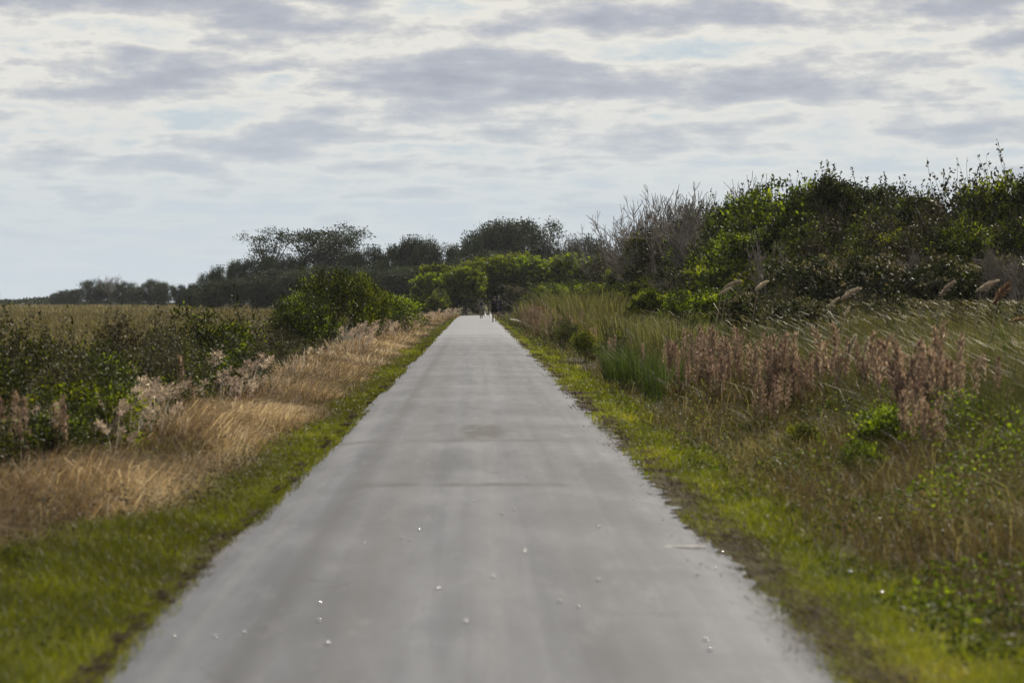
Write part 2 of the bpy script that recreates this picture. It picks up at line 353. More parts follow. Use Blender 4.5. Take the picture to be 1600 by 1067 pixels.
def turf(side, n):
    dk = .34 if side < 0 else .03
    far = lambda d: side*(2.45+(-.45+1.2*np.clip((20.5-d)/2.5, 0, 1) if side < 0 else -.12)+.08*np.sin(d*.31)+.08*np.sin(d*.13+side)+.12*np.sin(d*1.1+side))
    x, d = scatter(n, 9.5, 275, side*1.52, far, 2); x = x+rng.normal(0, .05, n)+side*np.abs(rng.normal(0, .22, n))*(rng.random(n) < .3)
    pt = patchy(x, d, 1.6, 4+side); q = np.clip((np.abs(x)-1.55)/.9, 0, 1)
    keep = rng.random(n) > np.clip(.1+.5*(pt < -.5)+.55*(np.abs(x) < (1.74 if side > 0 else 1.6)), 0, .95)
    x, d, pt, q = x[keep], d[keep], pt[keep], q[keep]; m = len(x)
    h = (.03+.07*rng.random(m)+.10*np.clip(q, 0, 1)*rng.random(m))*(1+.3*pt)
    rnd = np.clip(.5-dk+.22*pt+.22*patchy(x, d, 6, 40+side)*.8+rng.normal(0, .17, m)-.25*np.clip((q-.45)/.4, 0, 1)*(1 if side > 0 else .4), 0, .97)
    mb = MB(); mb.blades(base_of(x, d), h, px_w(d, .9)*rng.uniform(.7, 1.6, m), rng.uniform(.2, 1.2, m), rnd=rnd)
    return mb.build('verge_turf', M['turf'])
tag(mobj('verge_grass', turf(-1, 150000)), 'short bright green grass strip along the left road edge', 'grass', kind='stuff')
tag(mobj('verge_grass', turf(1, 95000)), 'short bright green grass strip along the ragged right road edge', 'grass', kind='stuff')

def thatch():
    mb = MB()
    # clumps of dead runners creeping over the asphalt edge
    for side, cnt, reach in ((1, 430, .16), (-1, 130, .035)):
        d = 1/(1/9.5+rng.random(cnt)*(1/200-1/9.5)); x = .04+side*(1.66 if side > 0 else 1.67)+rng.normal(0, .035, cnt)-side*.09*np.clip(patchy(d*0, d, 5.0, 3)-.2, 0, 1)*(side > 0)
        for cx_, cy_ in zip(x, d):
            k = int(rng.integers(14, 40)); r = rng.uniform(.4, 1.0)*reach
            bx = cx_+rng.normal(0, r*.8, k); by = cy_+rng.normal(0, r*1.2, k)
            b = np.stack([bx, by, np.full(k, .03)+rng.random(k)*.015], 1)
            ang = np.where(rng.random(k) < .7, np.pi if side > 0 else 0, rng.uniform(0, 6.28, k))+rng.normal(0, .5, k)
            mb.blades(b, rng.uniform(.02, .045, k), px_w(cy_, .8)*rng.uniform(.7, 1.4, k), rng.uniform(1.5, 3.5, k), az=ang, droop=.2)
    return mb.build('thatch', M['thatch'])
tag(mobj('dead_grass_mat', thatch()), 'dead brown grass runners creeping over the edges of the asphalt', 'dead grass', kind='stuff')

def golden(n):
    x, d = scatter(n, 12, 285, lambda d: -1.98-.13*np.sin(d*.2)-.12*np.sin(d*.9)-1.5*np.clip((19.8+.5*np.sin(d*5)-d)/3.2, 0, 1), lambda d: -3.9-.4*np.sin(d*.11)-.4*np.clip((d-60)/100, 0, 1), 1)
    x = x+np.where(rng.random(n) < .4, rng.normal(0, .22, n), 0); x = np.minimum(x, -1.74); pt = .6*patchy(x, d, .7, 11)+.6*patchy(x, d, 2.6, 12); q = np.clip((-x-1.95)/1.7, 0, 1)
    keep = rng.random(n) < np.clip(.15+1.3*q+.35*pt, 0, 1); x, d, pt, q = x[keep], d[keep], pt[keep], q[keep]; m = len(x)
    h = (.09+.44*q*rng.uniform(.3, 1.2, m))*(1+.55*np.clip(pt, -1, 1.2))*rng.uniform(.6, 1.15, m)+.03*q
    # the palest, fluffiest patches seen in the photo
    hot = np.zeros(m)
    for hx, hy, sx, sy, a in ((-2.65, 30, .45, 3.2, .45), (-2.45, 21.5, .5, 2.4, .35), (-2.8, 40, .5, 5, .25), (-2.6, 110, .5, 60, .35), (-3.4, 26, .3, 3, -.2), (-2.1, 24, .2, 6, -.15)):
        hot += a*np.exp(-((x-hx)/sx)**2-((d-hy)/sy)**2)
    rnd = np.clip(.24+.26*pt+.12*q+hot+rng.normal(0, .22, m), 0, 1)
    mb = MB(); az = rng.normal(.35, 1.1, m)+1.2*patchy(x, d, 1.5, 13)   # combed over towards the road, in swirls
    mb.blades(base_of(x, d), np.clip(h, .04, 1), px_w(d, .7)*rng.uniform(.6, 1.4, m), rng.uniform(.6, 2.1, m), az=az, rnd=rnd)
    return mb.build('golden_grass', M['gold'])
tag(mobj('golden_grass', golden(130000)), 'bent golden dry grass bank on the left of the road', 'dry grass', kind='stuff')

def weeds(side, n, x0, x1, hmul, d0=12, d1=280):
    x, d = scatter(n, d0, d1, side*x0, lambda d: side*(x1+.3*np.sin(d*.17)), 1)
    pt = .6*patchy(x, d, .8, 21+side)+.55*patchy(x, d, 2.8, 25+side); p2 = patchy(x, d, .5, 27)+.5*patchy(x, d, 3.5, 28); q = np.clip((np.abs(x)-x0)/(x1-x0), 0, 1)
    keep = rng.random(n) < np.clip(.35+.9*q+.4*pt, 0, 1); x, d, pt, p2, q = x[keep], d[keep], pt[keep], p2[keep], q[keep]; m = len(x)
    h = np.clip(.07+.55*q**1.2*rng.uniform(.3, 1.15, m)+.16*pt, .03, 1)*hmul
    mb = MB(); B = base_of(x, d)
    half = rng.random(m) < np.clip(.42+.3*p2-.28*np.exp(-((d-12)/9)**2), .1, .85); k = half.sum()
    mb.blades(B[half], h[half]*rng.uniform(.5, 1.5, k), px_w(d[half], .7)*rng.uniform(.6, 1.3, k), rng.uniform(.2, 1.0, k), rnd=np.clip(.42+.25*pt[half]+rng.normal(0, .2, k), 0, 1), mi=0)
    o = ~half; c = B[o].copy(); c[:, 2] += h[o]*rng.uniform(.2, 1.0, o.sum())
    ax = rng.normal(size=(o.sum(), 3)); ax[:, 2] = np.abs(ax[:, 2])*.6
    mb.leaves(c, ax, np.maximum(.026, px_w(d[o], 1.2))*rng.uniform(.7, 1.5, o.sum()), .55, rnd=np.clip(.45-.3*pt[o]+rng.normal(0, .24, o.sum()), 0, 1), mi=1)
    # taller single weeds standing out of the mass
    kx = rng.choice(m, m//260, replace=False)
    for b0, hh, dd in zip(B[kx], h[kx], d[kx]):
        nn = 26; t = rng.random(nn); tilt = rng.normal(0, .25, 2); H1 = max(.12, hh*1.7)
        c = b0+np.stack([t*tilt[0]*H1, t*tilt[1]*H1, t*H1], 1)+rng.normal(0, .03, (nn, 3))
        mb.leaves(c, rng.normal(size=(nn, 3))+np.array([0, 0, .6]), max(.03, float(px_w(dd, 1.2)))*rng.uniform(.6, 1.3, nn), .5, rnd=np.clip(rng.normal(rng.uniform(.35, .75), .15, nn), 0, 1), mi=int(rng.integers(1, 4)))
    return mb.build('weeds', [M['brown'], M['lf_mid'] if side > 0 else M['lf_brown'], M['lf_bright'] if side > 0 else M['brown'], M['brown']])
tag(mobj('roadside_weeds', weeds(1, 190000, 2.05, 5.4, 1.0)), 'low brown and green weeds between the right verge and the tufted grass', 'weeds', kind='stuff')
tag(mobj('roadside_weeds', weeds(-1, 90000, 1.85, 4.2, .65, 10.5)), 'low brown weeds mixed into the dry bank on the left', 'weeds', kind='stuff')

def broadleaf(n):
    x, d = scatter(n, 9.5, 34, lambda d: 2.15+.35*np.sin(d*.7)+.03*(d-10), 5.2, 1)
    pt = patchy(x, d, 1.3, 51)+.6*patchy(x, d, 4, 52); keep = rng.random(n) < np.clip(.5+.55*pt+.015*(20-d), .03, 1); x, d, pt = x[keep], d[keep], pt[keep]; m = len(x)
    q = np.clip((x-2.1)/2.0, 0, 1); B = base_of(x, d); B[:, 2] += (.04+.42*q+.28*pt*q)*rng.random(m)**.6
    mb = MB(); ax = rng.normal(size=(m, 3)); ax[:, 2] = np.abs(ax[:, 2])*.5; rn = np.clip(.4+.2*pt+rng.normal(0, .24, m), 0, 1); br = rng.random(m) < .25+.2*pt
    mb.leaves(B[~br], ax[~br], rng.uniform(.012, .05, (~br).sum()), .5, rnd=rn[~br], mi=0); mb.leaves(B[br], ax[br], rng.uniform(.012, .042, br.sum()), .5, rnd=rn[br], mi=1)
    x, d = scatter(42000, 9.5, 34, lambda d: 2.35+.3*np.sin(d*.7), 5.4, 1); k = len(x); q = np.clip((x-2.3)/2.0, 0, 1); pt = patchy(x, d, 1.1, 55)
    mb.blades(base_of(x, d), (.10+.48*q+.15*q*pt)*rng.uniform(.4, 1.2, k), rng.uniform(.004, .009, k), rng.uniform(.2, 1.1, k), rnd=np.clip(.5+.25*pt+rng.normal(0, .25, k), 0, 1), mi=2)
    return mb.build('broadleaf', [M['lf_mid'], M['lf_bright'], M['brown']])
tag(mobj('broadleaf_weeds', broadleaf(52000)), 'dark green leafy ground cover in the lower right corner', 'weeds', kind='stuff')

def field(side, n, d0, d1, x_in, ht, mat, wisps):
    """tall marsh grass out to the sides; wider than the picture so a step aside still sees it"""
    if side < 0: xo = lambda d: -(8+d*.24)
    else: xo = lambda d: 8+d*.26
    x, d = scatter(n, d0, d1, lambda d: side*(x_in(d)), xo, 1)
    pt = patchy(x, d, .35, 31+side)+.5*patchy(x, d, .05, 35); m = n
    h = (ht+(.42*np.clip((np.abs(x)-5)/6, 0, 1) if side > 0 else 0))*rng.uniform(.6, 1.08, m)*(1+.13*pt)
    mb = MB()
    rnd = np.clip(.42+.22*pt+rng.normal(0, .16, m), 0, 1)
    mb.blades(base_of(x, d), h, np.maximum(.007, px_w(d, 1.0))*rng.uniform(.7, 1.5, m), rng.uniform(.1, .75, m), az=rng.normal(2.6, 1.3, m), rnd=rnd)
    # pale arching wisps lying over the top, blown to one side
    x, d = scatter(wisps, d0, min(d1, 170), lambda d: side*(x_in(d)+.3), xo, 1); k = wisps
    B = base_of(x, d); B[:, 2] += (ht+(.42*np.clip((np.abs(x)-5)/6, 0, 1) if side > 0 else 0))*.92
    mb.blades(B, rng.uniform(.06, .16, k), px_w(d, .62)*rng.uniform(.6, 1.3, k), rng.uniform(2.0, 5.0, k), az=rng.normal(2.9, .35, k), rnd=rng.uniform(.85, 1, k), droop=.3)
    return mb.build('field', mat)
tag(mobj('marsh_grass', field(1, 150000, 20, 300, lambda d: 4.6+0*d, .88, M['field_r'], 7000)), 'tall green marsh grass in front of the right thicket', 'grass', kind='stuff')
tag(mobj('marsh_grass', field(-1, 150000, 26, 650, lambda d: 4.6+.03*np.clip(d-40, 0, 300), .95, M['field_l'], 2500)), 'open olive brown marsh grass on the left reaching to the tree line', 'grass', kind='stuff')

# ------------------------------------------------------------------ plants: prototypes
def children(o): return [c for c in bpy.data.objects if c.parent == o]
class Proto:
    """a plant = list of (part name, mesh); placed by linking fresh objects that share the meshes"""
    def __init__(s, name, parts, H): s.name = name; s.parts = parts; s.H = H; s.root = None; s.kids = []
    def place(s, x, y, h, label, cat, group=None, wide=1.0, rot=None, z=None):
        sc = h/s.H
        if s.root is None:
            s.root = r = empty(s.name)
            for pn, me in s.parts: s.kids.append(mobj(pn, me, r))
        else:
            r = s.root.copy(); COL.objects.link(r)
            for k in s.kids: c = k.copy(); COL.objects.link(c); c.parent = r
        r.location = (x, y, float(gz(x, y))-.04 if z is None else z)
        r.rotation_euler = (0, 0, rng.uniform(0, 6.28) if rot is None else rot)
        r.scale = (sc*wide, sc*wide, sc)
        for k in list(r.keys()): del r[k]
        tag(r, label, cat, group); return r

def curve_pts(a, b, bow, n=5):
    a = np.asarray(a, float); b = np.asarray(b, float); t = np.linspace(0, 1, n)[:, None]
    mid = (a+b)/2+bow; return (1-t)**2*a+2*t*(1-t)*mid+t*t*b

def shrub_proto(name, seed, Wd, H, clusters, per, leaf, leafmat, ratio=.5, spread=.16, sprigs=10, low=.12, sl=(.08, .2), umbrella=False, mat2=None, stem_r=.03, gaps=.0):
    r = np.random.default_rng(seed); mb = MB(); st = MB()
    nl = 7 if not umbrella else 8; lobes = []
    for i in range(nl):
        a = r.uniform(0, 6.28); rad = Wd*.5*(r.uniform(0, .62)**.7)
        if umbrella: c = np.array([math.cos(a)*rad*1.1, math.sin(a)*rad*1.1, H*r.uniform(.78, .9)]); rr = np.array([Wd*.2, Wd*.2, H*.10])*r.uniform(.8, 1.25)
        else:
            zc = H*r.uniform(low+.12, .8); c = np.array([math.cos(a)*rad, math.sin(a)*rad, zc]); rr = np.array([Wd*.27, Wd*.27, min(H*.24, H-zc)])*r.uniform(.8, 1.2)
        lobes.append((c, rr))
    if not umbrella: lobes.append((np.array([0, 0, H*.72]), np.array([Wd*.26, Wd*.26, H*.27])))
    li = r.integers(0, len(lobes), clusters); dirs = norm(r.normal(size=(clusters, 3))+np.array([0, 0, .35]))
    C = np.array([lobes[i][0] for i in li]); RR = np.array([lobes[i][1] for i in li])
    f = np.where(r.random(clusters) < .75, r.uniform(.8, 1.08, clusters), r.uniform(.2, .8, clusters))[:, None]
    P = C+dirs*RR*f; P[:, 2] = np.maximum(P[:, 2], H*low*.5)
    crnd = r.normal(0, .2, clusters)
    n = clusters*per; ci = np.repeat(np.arange(clusters), per)
    off = r.normal(size=(n, 3))*spread*Wd*.25*np.array([1, 1, .8])
    c = P[ci]+off; c[:, 2] = np.maximum(c[:, 2], .02)
    ax = dirs[ci]*.6+r.normal(size=(n, 3))*.7+np.array([0, 0, .35])
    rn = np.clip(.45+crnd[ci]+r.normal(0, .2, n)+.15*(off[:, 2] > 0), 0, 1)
    two = (r.random(n) < .0) if mat2 is None else (crnd[ci] > .12)
    sz = leaf*r.uniform(.6, 1.35, n)
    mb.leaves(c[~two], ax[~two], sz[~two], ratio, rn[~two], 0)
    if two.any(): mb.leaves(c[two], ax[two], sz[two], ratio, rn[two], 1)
    # stems
    for c0, rr in lobes:
        b0 = np.array([r.normal(0, Wd*.05), r.normal(0, Wd*.05), 0]); bow = r.normal(0, .08*Wd, 3)*np.array([1, 1, .3])
        st.tube(curve_pts(b0, c0, bow, 6), np.linspace(stem_r, stem_r*.4, 6), 5)
    for i in range(0, clusters, max(1, clusters//60)):
        c0 = lobes[li[i]][0]; st.tube(curve_pts(c0*.92, P[i], r.normal(0, .03*Wd, 3), 4), np.linspace(stem_r*.35, stem_r*.12, 4), 3)
    # sprigs that break the outline: a bare shoot with leaves up it
    for k in range(sprigs):
        i = r.integers(0, len(lobes)); c0, rr = lobes[i]; a = r.uniform(0, 6.28)
        p0 = c0+np.array([math.cos(a)*rr[0]*.6, math.sin(a)*rr[1]*.6, rr[2]*.6]); L = H*r.uniform(*sl)
        p1 = p0+np.array([r.normal(0, .25), r.normal(0, .25), 1])*L; cp = curve_pts(p0, p1, r.normal(0, .1*L, 3), 5)
        st.tube(cp, np.linspace(stem_r*.3, stem_r*.12, 5), 3)
        m = max(8, per//2); t = r.uniform(.2, 1, m); q = p0+(p1-p0)*t[:, None]
        mb.leaves(q, r.normal(size=(m, 3))*.7+np.array([0, 0, .7]), leaf*r.uniform(.6, 1.2, m), ratio, np.clip(r.normal(.55, .2, m), 0, 1), 0)
    mats = [leafmat] if mat2 is None else [leafmat, mat2]
    return Proto(name, [('foliage', mb.build('foliage', mats)), ('stems', st.build('stems', M['bark']))], H)

def tree_proto(name, seed, H, kind, leafmat, leaf=.29):
    """kind: round, umbrella, sparse, tee -> trunk (with limbs) and crown"""
    r = np.random.default_rng(seed); mb = MB(); st = MB(); tips = []
    lean = r.normal(0, .05, 2)*H
    if kind == 'round': Wd, cz, crown_lo = H*.85, .62, .18
    elif kind == 'umbrella': Wd, cz, crown_lo = H*.95, .86, .7
    elif kind == 'sparse': Wd, cz, crown_lo = H*.75, .85, .6
    else: Wd, cz, crown_lo = H*.5, .86, .6
    fork = np.array([lean[0]*.5, lean[1]*.5, H*(crown_lo*.75+.08)])
    st.tube(curve_pts((0, 0, 0), fork, r.normal(0, .02*H, 3)*np.array([1, 1, 0]), 6), np.linspace(H*.028, H*.018, 6), 7)
    nb = 9 if kind != 'tee' else 7
    for i in range(nb):
        a = i/nb*6.28+r.normal(0, .3); rad = Wd*.5*r.uniform(.35, .95)
        if kind == 'round': end = np.array([math.cos(a)*rad, math.sin(a)*rad, H*r.uniform(.35, .93)])
        elif kind == 'tee': end = np.array([math.cos(a)*rad, math.sin(a)*rad, H*r.uniform(.84, .95)]) if i < 5 else np.array([math.cos(a)*rad*.4, math.sin(a)*rad*.4, H*r.uniform(.55, .72)])
        else: end = np.array([math.cos(a)*rad, math.sin(a)*rad, H*(r.uniform(.86, .95)-.10*(rad/(Wd*.5))**2)])
        end[:2] += lean
        cp = curve_pts(fork*r.uniform(.7, 1), end, np.array([0, 0, -.06*H if kind != 'round' else 0])+r.normal(0, .03*H, 3), 7)
        st.tube(cp, np.linspace(H*.012, H*.004, 7), 5)
        for j in range(5 if kind != 'sparse' else 6):
            s0 = cp[r.integers(2, 7)]; e = s0+np.array([r.normal(0, .10), r.normal(0, .10), r.uniform(0.0, .09)])*H*(.8 if kind == 'tee' else 1)
            st.tube(curve_pts(s0, e, r.normal(0, .012*H, 3), 4), np.linspace(H*.004, H*.0016, 4), 3); tips.append(e)
        tips.append(end)
    if kind == 'round':
        for k in range(46):
            d = norm(r.normal(size=3)+np.array([0, 0, .25])); tips.append(np.array([d[0]*Wd*.44, d[1]*Wd*.44, H*.56+d[2]*H*.38]))
    tips = np.array(tips); m = len(tips)
    per = {'round': 190, 'umbrella': 190, 'sparse': 40, 'tee': 150}[kind]; n = m*per; ci = np.repeat(np.arange(m), per)
    sg = {'round': (.055, .055, .05), 'umbrella': (.055, .055, .028), 'sparse': (.04, .04, .018), 'tee': (.045, .045, .03)}[kind]
    off = r.normal(size=(n, 3))*np.array(sg)*H
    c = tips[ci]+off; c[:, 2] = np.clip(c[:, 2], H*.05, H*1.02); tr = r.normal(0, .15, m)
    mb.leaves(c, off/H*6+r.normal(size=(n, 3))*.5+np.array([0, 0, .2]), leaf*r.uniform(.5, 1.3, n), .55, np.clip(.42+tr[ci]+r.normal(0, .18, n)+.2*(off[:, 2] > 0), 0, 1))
    return Proto(name, [('trunk', st.build('trunk', M['bark'])), ('crown', mb.build('crown', leafmat))], H)

def bare_proto(name, seed, H, stems=5, depth=5, spread=.4):
    r = np.random.default_rng(seed); tr = MB(); tw = MB()
    def grow(p, d, L, rad, k):
        n = 4; pts = [p]; q = p
        for i in range(n):
            d = norm(d+r.normal(0, .13, 3)+np.array([0, 0, .05])); q = q+d*L/n; pts.append(q)
        (tr if k >= depth-1 else tw).tube(np.array(pts), np.linspace(rad, rad*.75, n+1), 5 if k >= depth-1 else 3)
        if k <= 0: return
        for j in range(int(r.integers(2, 4))):
            s = pts[int(r.integers(2, n+1))]; grow(s, norm(d+r.normal(0, spread, 3)+np.array([0, 0, .12])), L*r.uniform(.55, .85), max(rad*.62, .011), k-1)
    for i in range(stems):
        a = i/stems*6.28+r.normal(0, .4); grow(np.array([math.cos(a)*.12, math.sin(a)*.12, 0]), norm(np.array([math.cos(a)*.3, math.sin(a)*.3, 1])), H*.36, H*.011, depth)
    return Proto(name, [('stems', tr.build('stems', M['deadwood'])), ('twigs', tw.build('twigs', M['deadwood']))], H)

# ------------------------------------------------------------------ right thicket
T_dark = [shrub_proto('thicket_shrub', 100+i, 3.2, 4.6, 300, 34, .13, M['lf_dark'], mat2=M['lf_mid'], sprigs=26, sl=(.08,.3), spread=.19) for i in range(3)]
T_brite = [shrub_proto('thicket_shrub', 120+i, 3.0, 4.2, 280, 34, .14, M['lf_mid'], mat2=M['lf_bright'], sprigs=26, sl=(.08,.28), spread=.19) for i in range(3)]
T_brown = [shrub_proto('twiggy_shrub', 140+i, 3.0, 4.2, 260, 22, .12, M['lf_brown'], mat2=M['lf_dark'], sprigs=40, sl=(.1,.34), spread=.24) for i in range(2)]
T_low = [shrub_proto('leafy_shrub', 160+i, 2.6, 2.2, 240, 32, .12, M['lf_mid'], mat2=M['lf_bright'], sprigs=10) for i in range(2)]
T_lowd = [shrub_proto('dark_shrub', 170+i, 2.6, 2.2, 240, 32, .11, M['lf_dark'], mat2=M['lf_brown'], sprigs=10) for i in range(2)]
T_umb = shrub_proto('umbrella_tree', 181, 4.2, 6.5, 300, 46, .15, M['lf_dark'], umbrella=True, sprigs=14, stem_r=.06)
T_end = [shrub_proto('thicket_shrub', 174+i, 3.4, 4.4, 300, 34, .25, M['lf_bright'], mat2=M['lf_dark'], sprigs=16) for i in range(2)]  # end bushes, arching ones too: sunlit glow put into the brighter leaf colour
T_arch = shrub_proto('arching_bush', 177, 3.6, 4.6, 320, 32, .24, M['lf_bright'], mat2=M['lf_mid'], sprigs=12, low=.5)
T_bare = [bare_proto('bare_shrub', 190+i, 5.0, 5, 5) for i in range(3)]

GT = 'shrubs forming the tall thicket on the right'
def put(proto, px, ytop, d, label, cat='shrub', group=None, wide=1.0, rot=None):
    x = X(px, d); z0 = float(gz(x, d)); return proto.place(x, d, (Z(ytop, d)-z0)/.97, label, cat, group, wide, rot)
tall = [(948, 392, 228, 'brown', 'small brownish shrub at the far left tip of the right thicket'),
 (978, 384, 214, 'brown', 'brown twiggy shrub beneath the leftmost bare twigs of the thicket'),
 (1005, 372, 200, 'brown', 'brown shrub at the foot of the tall bare sapling'),
 (1035, 362, 186, 'dark', 'dark shrub on the thicket slope right of the tall bare sapling'),
 (1062, 348, 172, 'brown', 'brown shrub with a few green leaves under the bare crowns'),
 (1092, 338, 160, 'bright', 'green shrub on the rising thicket shoulder under the bare crowns'),
 (1122, 328, 150, 'brown', 'grey brown shrub directly below the widest bare crown'),
 (1152, 318, 142, 'dark', 'dark shrub at the right end of the bare crowns'),
 (1184, 312, 134, 'bright', 'green shrub where the thicket reaches its full height'),
 (1214, 288, 128, 'bright', 'tall leafy shrub with one upright green shoot, left of the yellow green top'),
 (1248, 306, 126, 'dark', 'dark shrub in the dip between the upright shoot and the yellow green top'),
 (1272, 296, 124, 'bright', 'tall yellow green shrub left of the flat topped tree'),
 (1302, 312, 122, 'dark', 'dark shrub under the left edge of the flat topped tree'),
 (1340, 324, 118, 'dark', 'dark shrub straight below the flat topped tree'),
 (1378, 324, 116, 'brown', 'brown shrub under the right edge of the flat topped tree'),
 (1412, 322, 114, 'dark', 'dark shrub just right of the flat topped tree'),
 (1446, 310, 112, 'dark', 'dark shrub with thin upright shoots, second right of the flat topped tree'),
 (1484, 300, 110, 'brown', 'brownish shrub with the tallest thin shoots on the right skyline'),
 (1522, 304, 108, 'dark', 'dark shrub on the level right skyline'),
 (1558, 300, 106, 'dark', 'dark shrub near the right end of the skyline'),
 (1600, 268, 104, 'dark', 'tall dark leafy shrub cut by the right edge of the photo'),
 (1650, 290, 104, 'brown', 'brownish shrub beyond the right edge of the thicket')]
kinds = {'dark': T_dark, 'bright': T_brite, 'brown': T_brown, 'low': T_low, 'lowd': T_lowd}
for i, (px, yt, d, k, lb) in enumerate(tall):
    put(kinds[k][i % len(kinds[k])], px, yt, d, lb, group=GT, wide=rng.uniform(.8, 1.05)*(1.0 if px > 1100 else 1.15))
midrow = [(965, 420, 205, 'bright'), (1000, 412, 190, 'dark'), (1030, 405, 176, 'brown'), (1065, 395, 160, 'brown'), (1095, 378, 148, 'bright'), (1130, 366, 138, 'bright'), (1160, 372, 130, 'bright'),
 (1195, 358, 124, 'dark'), (1232, 362, 118, 'bright'), (1266, 356, 114, 'dark'), (1300, 350, 110, 'brown'), (1338, 356, 108, 'bright'), (1376, 350, 106, 'brown'), (1415, 358, 103, 'dark'), (1452, 350, 101, 'brown'),
 (1492, 356, 99, 'dark'), (1530, 350, 97, 'dark'), (1570, 352, 95, 'brown'), (1612, 345, 94, 'dark')]
cnames = {'dark': 'dark green', 'bright': 'bright green', 'brown': 'brownish grey'}
where_m = ['nearest the far bushes', 'below the brown tip', 'below the tall bare sapling', 'left of the bright green patch', 'at the left of the bright green patch', 'in the middle of the bright green patch', 'at the right of the bright green patch',
 'below the highest green shoulder', 'below the upright green shoot', 'below the yellow green top', 'below the left side of the flat topped tree', 'below the middle of the flat topped tree', 'below the right side of the flat topped tree', 'between the flat tree and the thin shoots',
 'left below the tallest thin shoots', 'right below the tallest thin shoots', 'under the level right skyline', 'near the right edge', 'at the very right edge']
for i, (px, yt, d, k) in enumerate(midrow):
    put(kinds[k][(i+1) % len(kinds[k])], px, yt, d, f'{cnames[k]} shrub halfway up the thicket, {where_m[i]}', group='shrubs halfway up the right thicket', wide=rng.uniform(.85, 1.15))
lowrow = [(905, 440, 225, 'low'), (935, 446, 205, 'low'), (970, 444, 188, 'low'), (1010, 436, 168, 'low'), (1045, 432, 154, 'low'), (1085, 425, 142, 'lowd'), (1120, 420, 132, 'low'), (1160, 414, 124, 'low'), (1200, 408, 116, 'low'), (1245, 412, 110, 'lowd'),
 (1290, 408, 104, 'lowd'), (1335, 412, 101, 'lowd'), (1380, 406, 98, 'lowd'), (1425, 412, 95, 'lowd'), (1470, 408, 92, 'lowd'), (1520, 414, 90, 'lowd'), (1570, 410, 88, 'lowd'), (1620, 408, 87, 'lowd')]
where_l = ['farthest along beside the road', 'second farthest beside the road', 'left of the first pale reed plume', 'where the grass meets the thicket foot', 'two left of the first pale reed plumes', 'just left of the twin reed plumes', 'behind the leftmost reed plume', 'behind the second reed plume', 'just right of the second reed plume', 'midway between the second and the long reed plume',
 'left behind the long leaning reed plume', 'right behind the long leaning reed plume', 'right of the long reed plume', 'left of the broad pale reed plume', 'behind the broad pale reed plume', 'behind the thin arching reed plume', 'behind the golden reed at the right', 'at the foot of the thicket on the right edge']
for i, (px, yt, d, k) in enumerate(lowrow):
    put(kinds[k][i % 2], px, yt, d, f'low {"bright leafy" if k=="low" else "dark leafy"} shrub {where_l[i]}', group='low shrubs along the foot of the right thicket', wide=rng.uniform(.95, 1.3))
for i, (px, yt, d, k, lb) in enumerate(((1165, 462, 84, 'lowd', 'small dark shrub at the grass line under the second reed plume'), (1225, 458, 80, 'brown', 'small brown shrub at the grass line left of the long reed plume'), (1262, 470, 72, 'lowd', 'small dark shrub rising from the grass left of the short reed plume'), (1350, 462, 74, 'brown', 'small brown shrub at the grass line right of the long reed plume'),
        (1392, 474, 66, 'brown', 'small brown shrub in the grass midway to the broad reed plume'), (1430, 466, 68, 'lowd', 'small dark shrub at the grass line left of the broad reed plume'), (1505, 476, 60, 'brown', 'small brown shrub in the grass right of the broad reed plume'), (1550, 482, 56, 'lowd', 'small dark shrub in the grass below the golden reed'), (1605, 476, 56, 'brown', 'small brown shrub in the grass on the right edge'),
        (1110, 458, 96, 'low', 'small green shrub at the grass line under the leftmost reed plume'), (1060, 456, 105, 'low', 'small bright green shrub at the grass line left of the reed plumes'), (1010, 456, 118, 'low', 'small bright green shrub at the grass line below the lone sapling'))):
    put(kinds[k][i % 2], px, yt, d, lb, group='small shrubs where the marsh grass meets the thicket', wide=rng.uniform(.9, 1.3))
put(T_umb, 1345, 290, 119, 'flat topped dark tree standing above the right thicket', 'tree', wide=.95)
bares = [(955, 352, 235, 'small faint bare shrub farthest left above the thicket tip'), (1000, 308, 196, 'tall bare grey sapling standing alone left of the other bare crowns'), (1022, 318, 186, 'bare shrub just right of the lone sapling'), (1058, 292, 170, 'bare grey crown left of the widest one'),
 (1092, 280, 158, 'widest bare grey crown on the thicket shoulder'), (1122, 274, 150, 'tallest bare crown, right of the widest one'), (1150, 284, 144, 'last bare crown before the leafy shrubs begin')]
for i, (px, yt, d, lb) in enumerate(bares): put(T_bare[i % 3], px, yt, d, lb, 'bare shrub', 'bare shrubs above the right thicket')

# ------------------------------------------------------------------ bushes at the end of the road
for px, yt, d, lb in ((1030, 400, 150, 'grey bare twigs in the brown part of the thicket slope'), (1215, 352, 112, 'grey bare twigs low between the green shrubs'), (1440, 372, 92, 'grey bare twigs in the dark face of the thicket'), (1560, 366, 86, 'grey bare twigs in the thicket near the right edge'), (1600, 390, 84, 'grey bare twigs at the foot of the thicket, right edge')):
    put(T_bare[int(rng.integers(0, 3))], px, yt, d, lb, 'bare shrub', 'bare twiggy shrubs in the face of the thicket', wide=.8)
GB = 'bushes across the end of the road'
ends = [(672, 432, 292, 'dark', 'olive bush at the left end of the row closing the road'), (700, 420, 296, 'bright', 'second bush from the left in the row closing the road'), (727, 424, 292, 'bright', 'bush above the left verge where the road ends'),
 (752, 412, 300, 'bright', 'bush directly above the walker on the left'), (780, 408, 300, 'bright', 'bush directly above the two walkers on the right'), (806, 403, 302, 'bright', 'highest yellow green bush in the row closing the road'),
 (834, 408, 300, 'dark', 'bush just right of the highest one in the row'), (860, 412, 296, 'bright', 'bush below the tall narrow far tree'), (888, 404, 290, 'bright', 'second bush from the right in the row closing the road'), (914, 408, 284, 'bright', 'right end bush of the row, touching the thicket')]
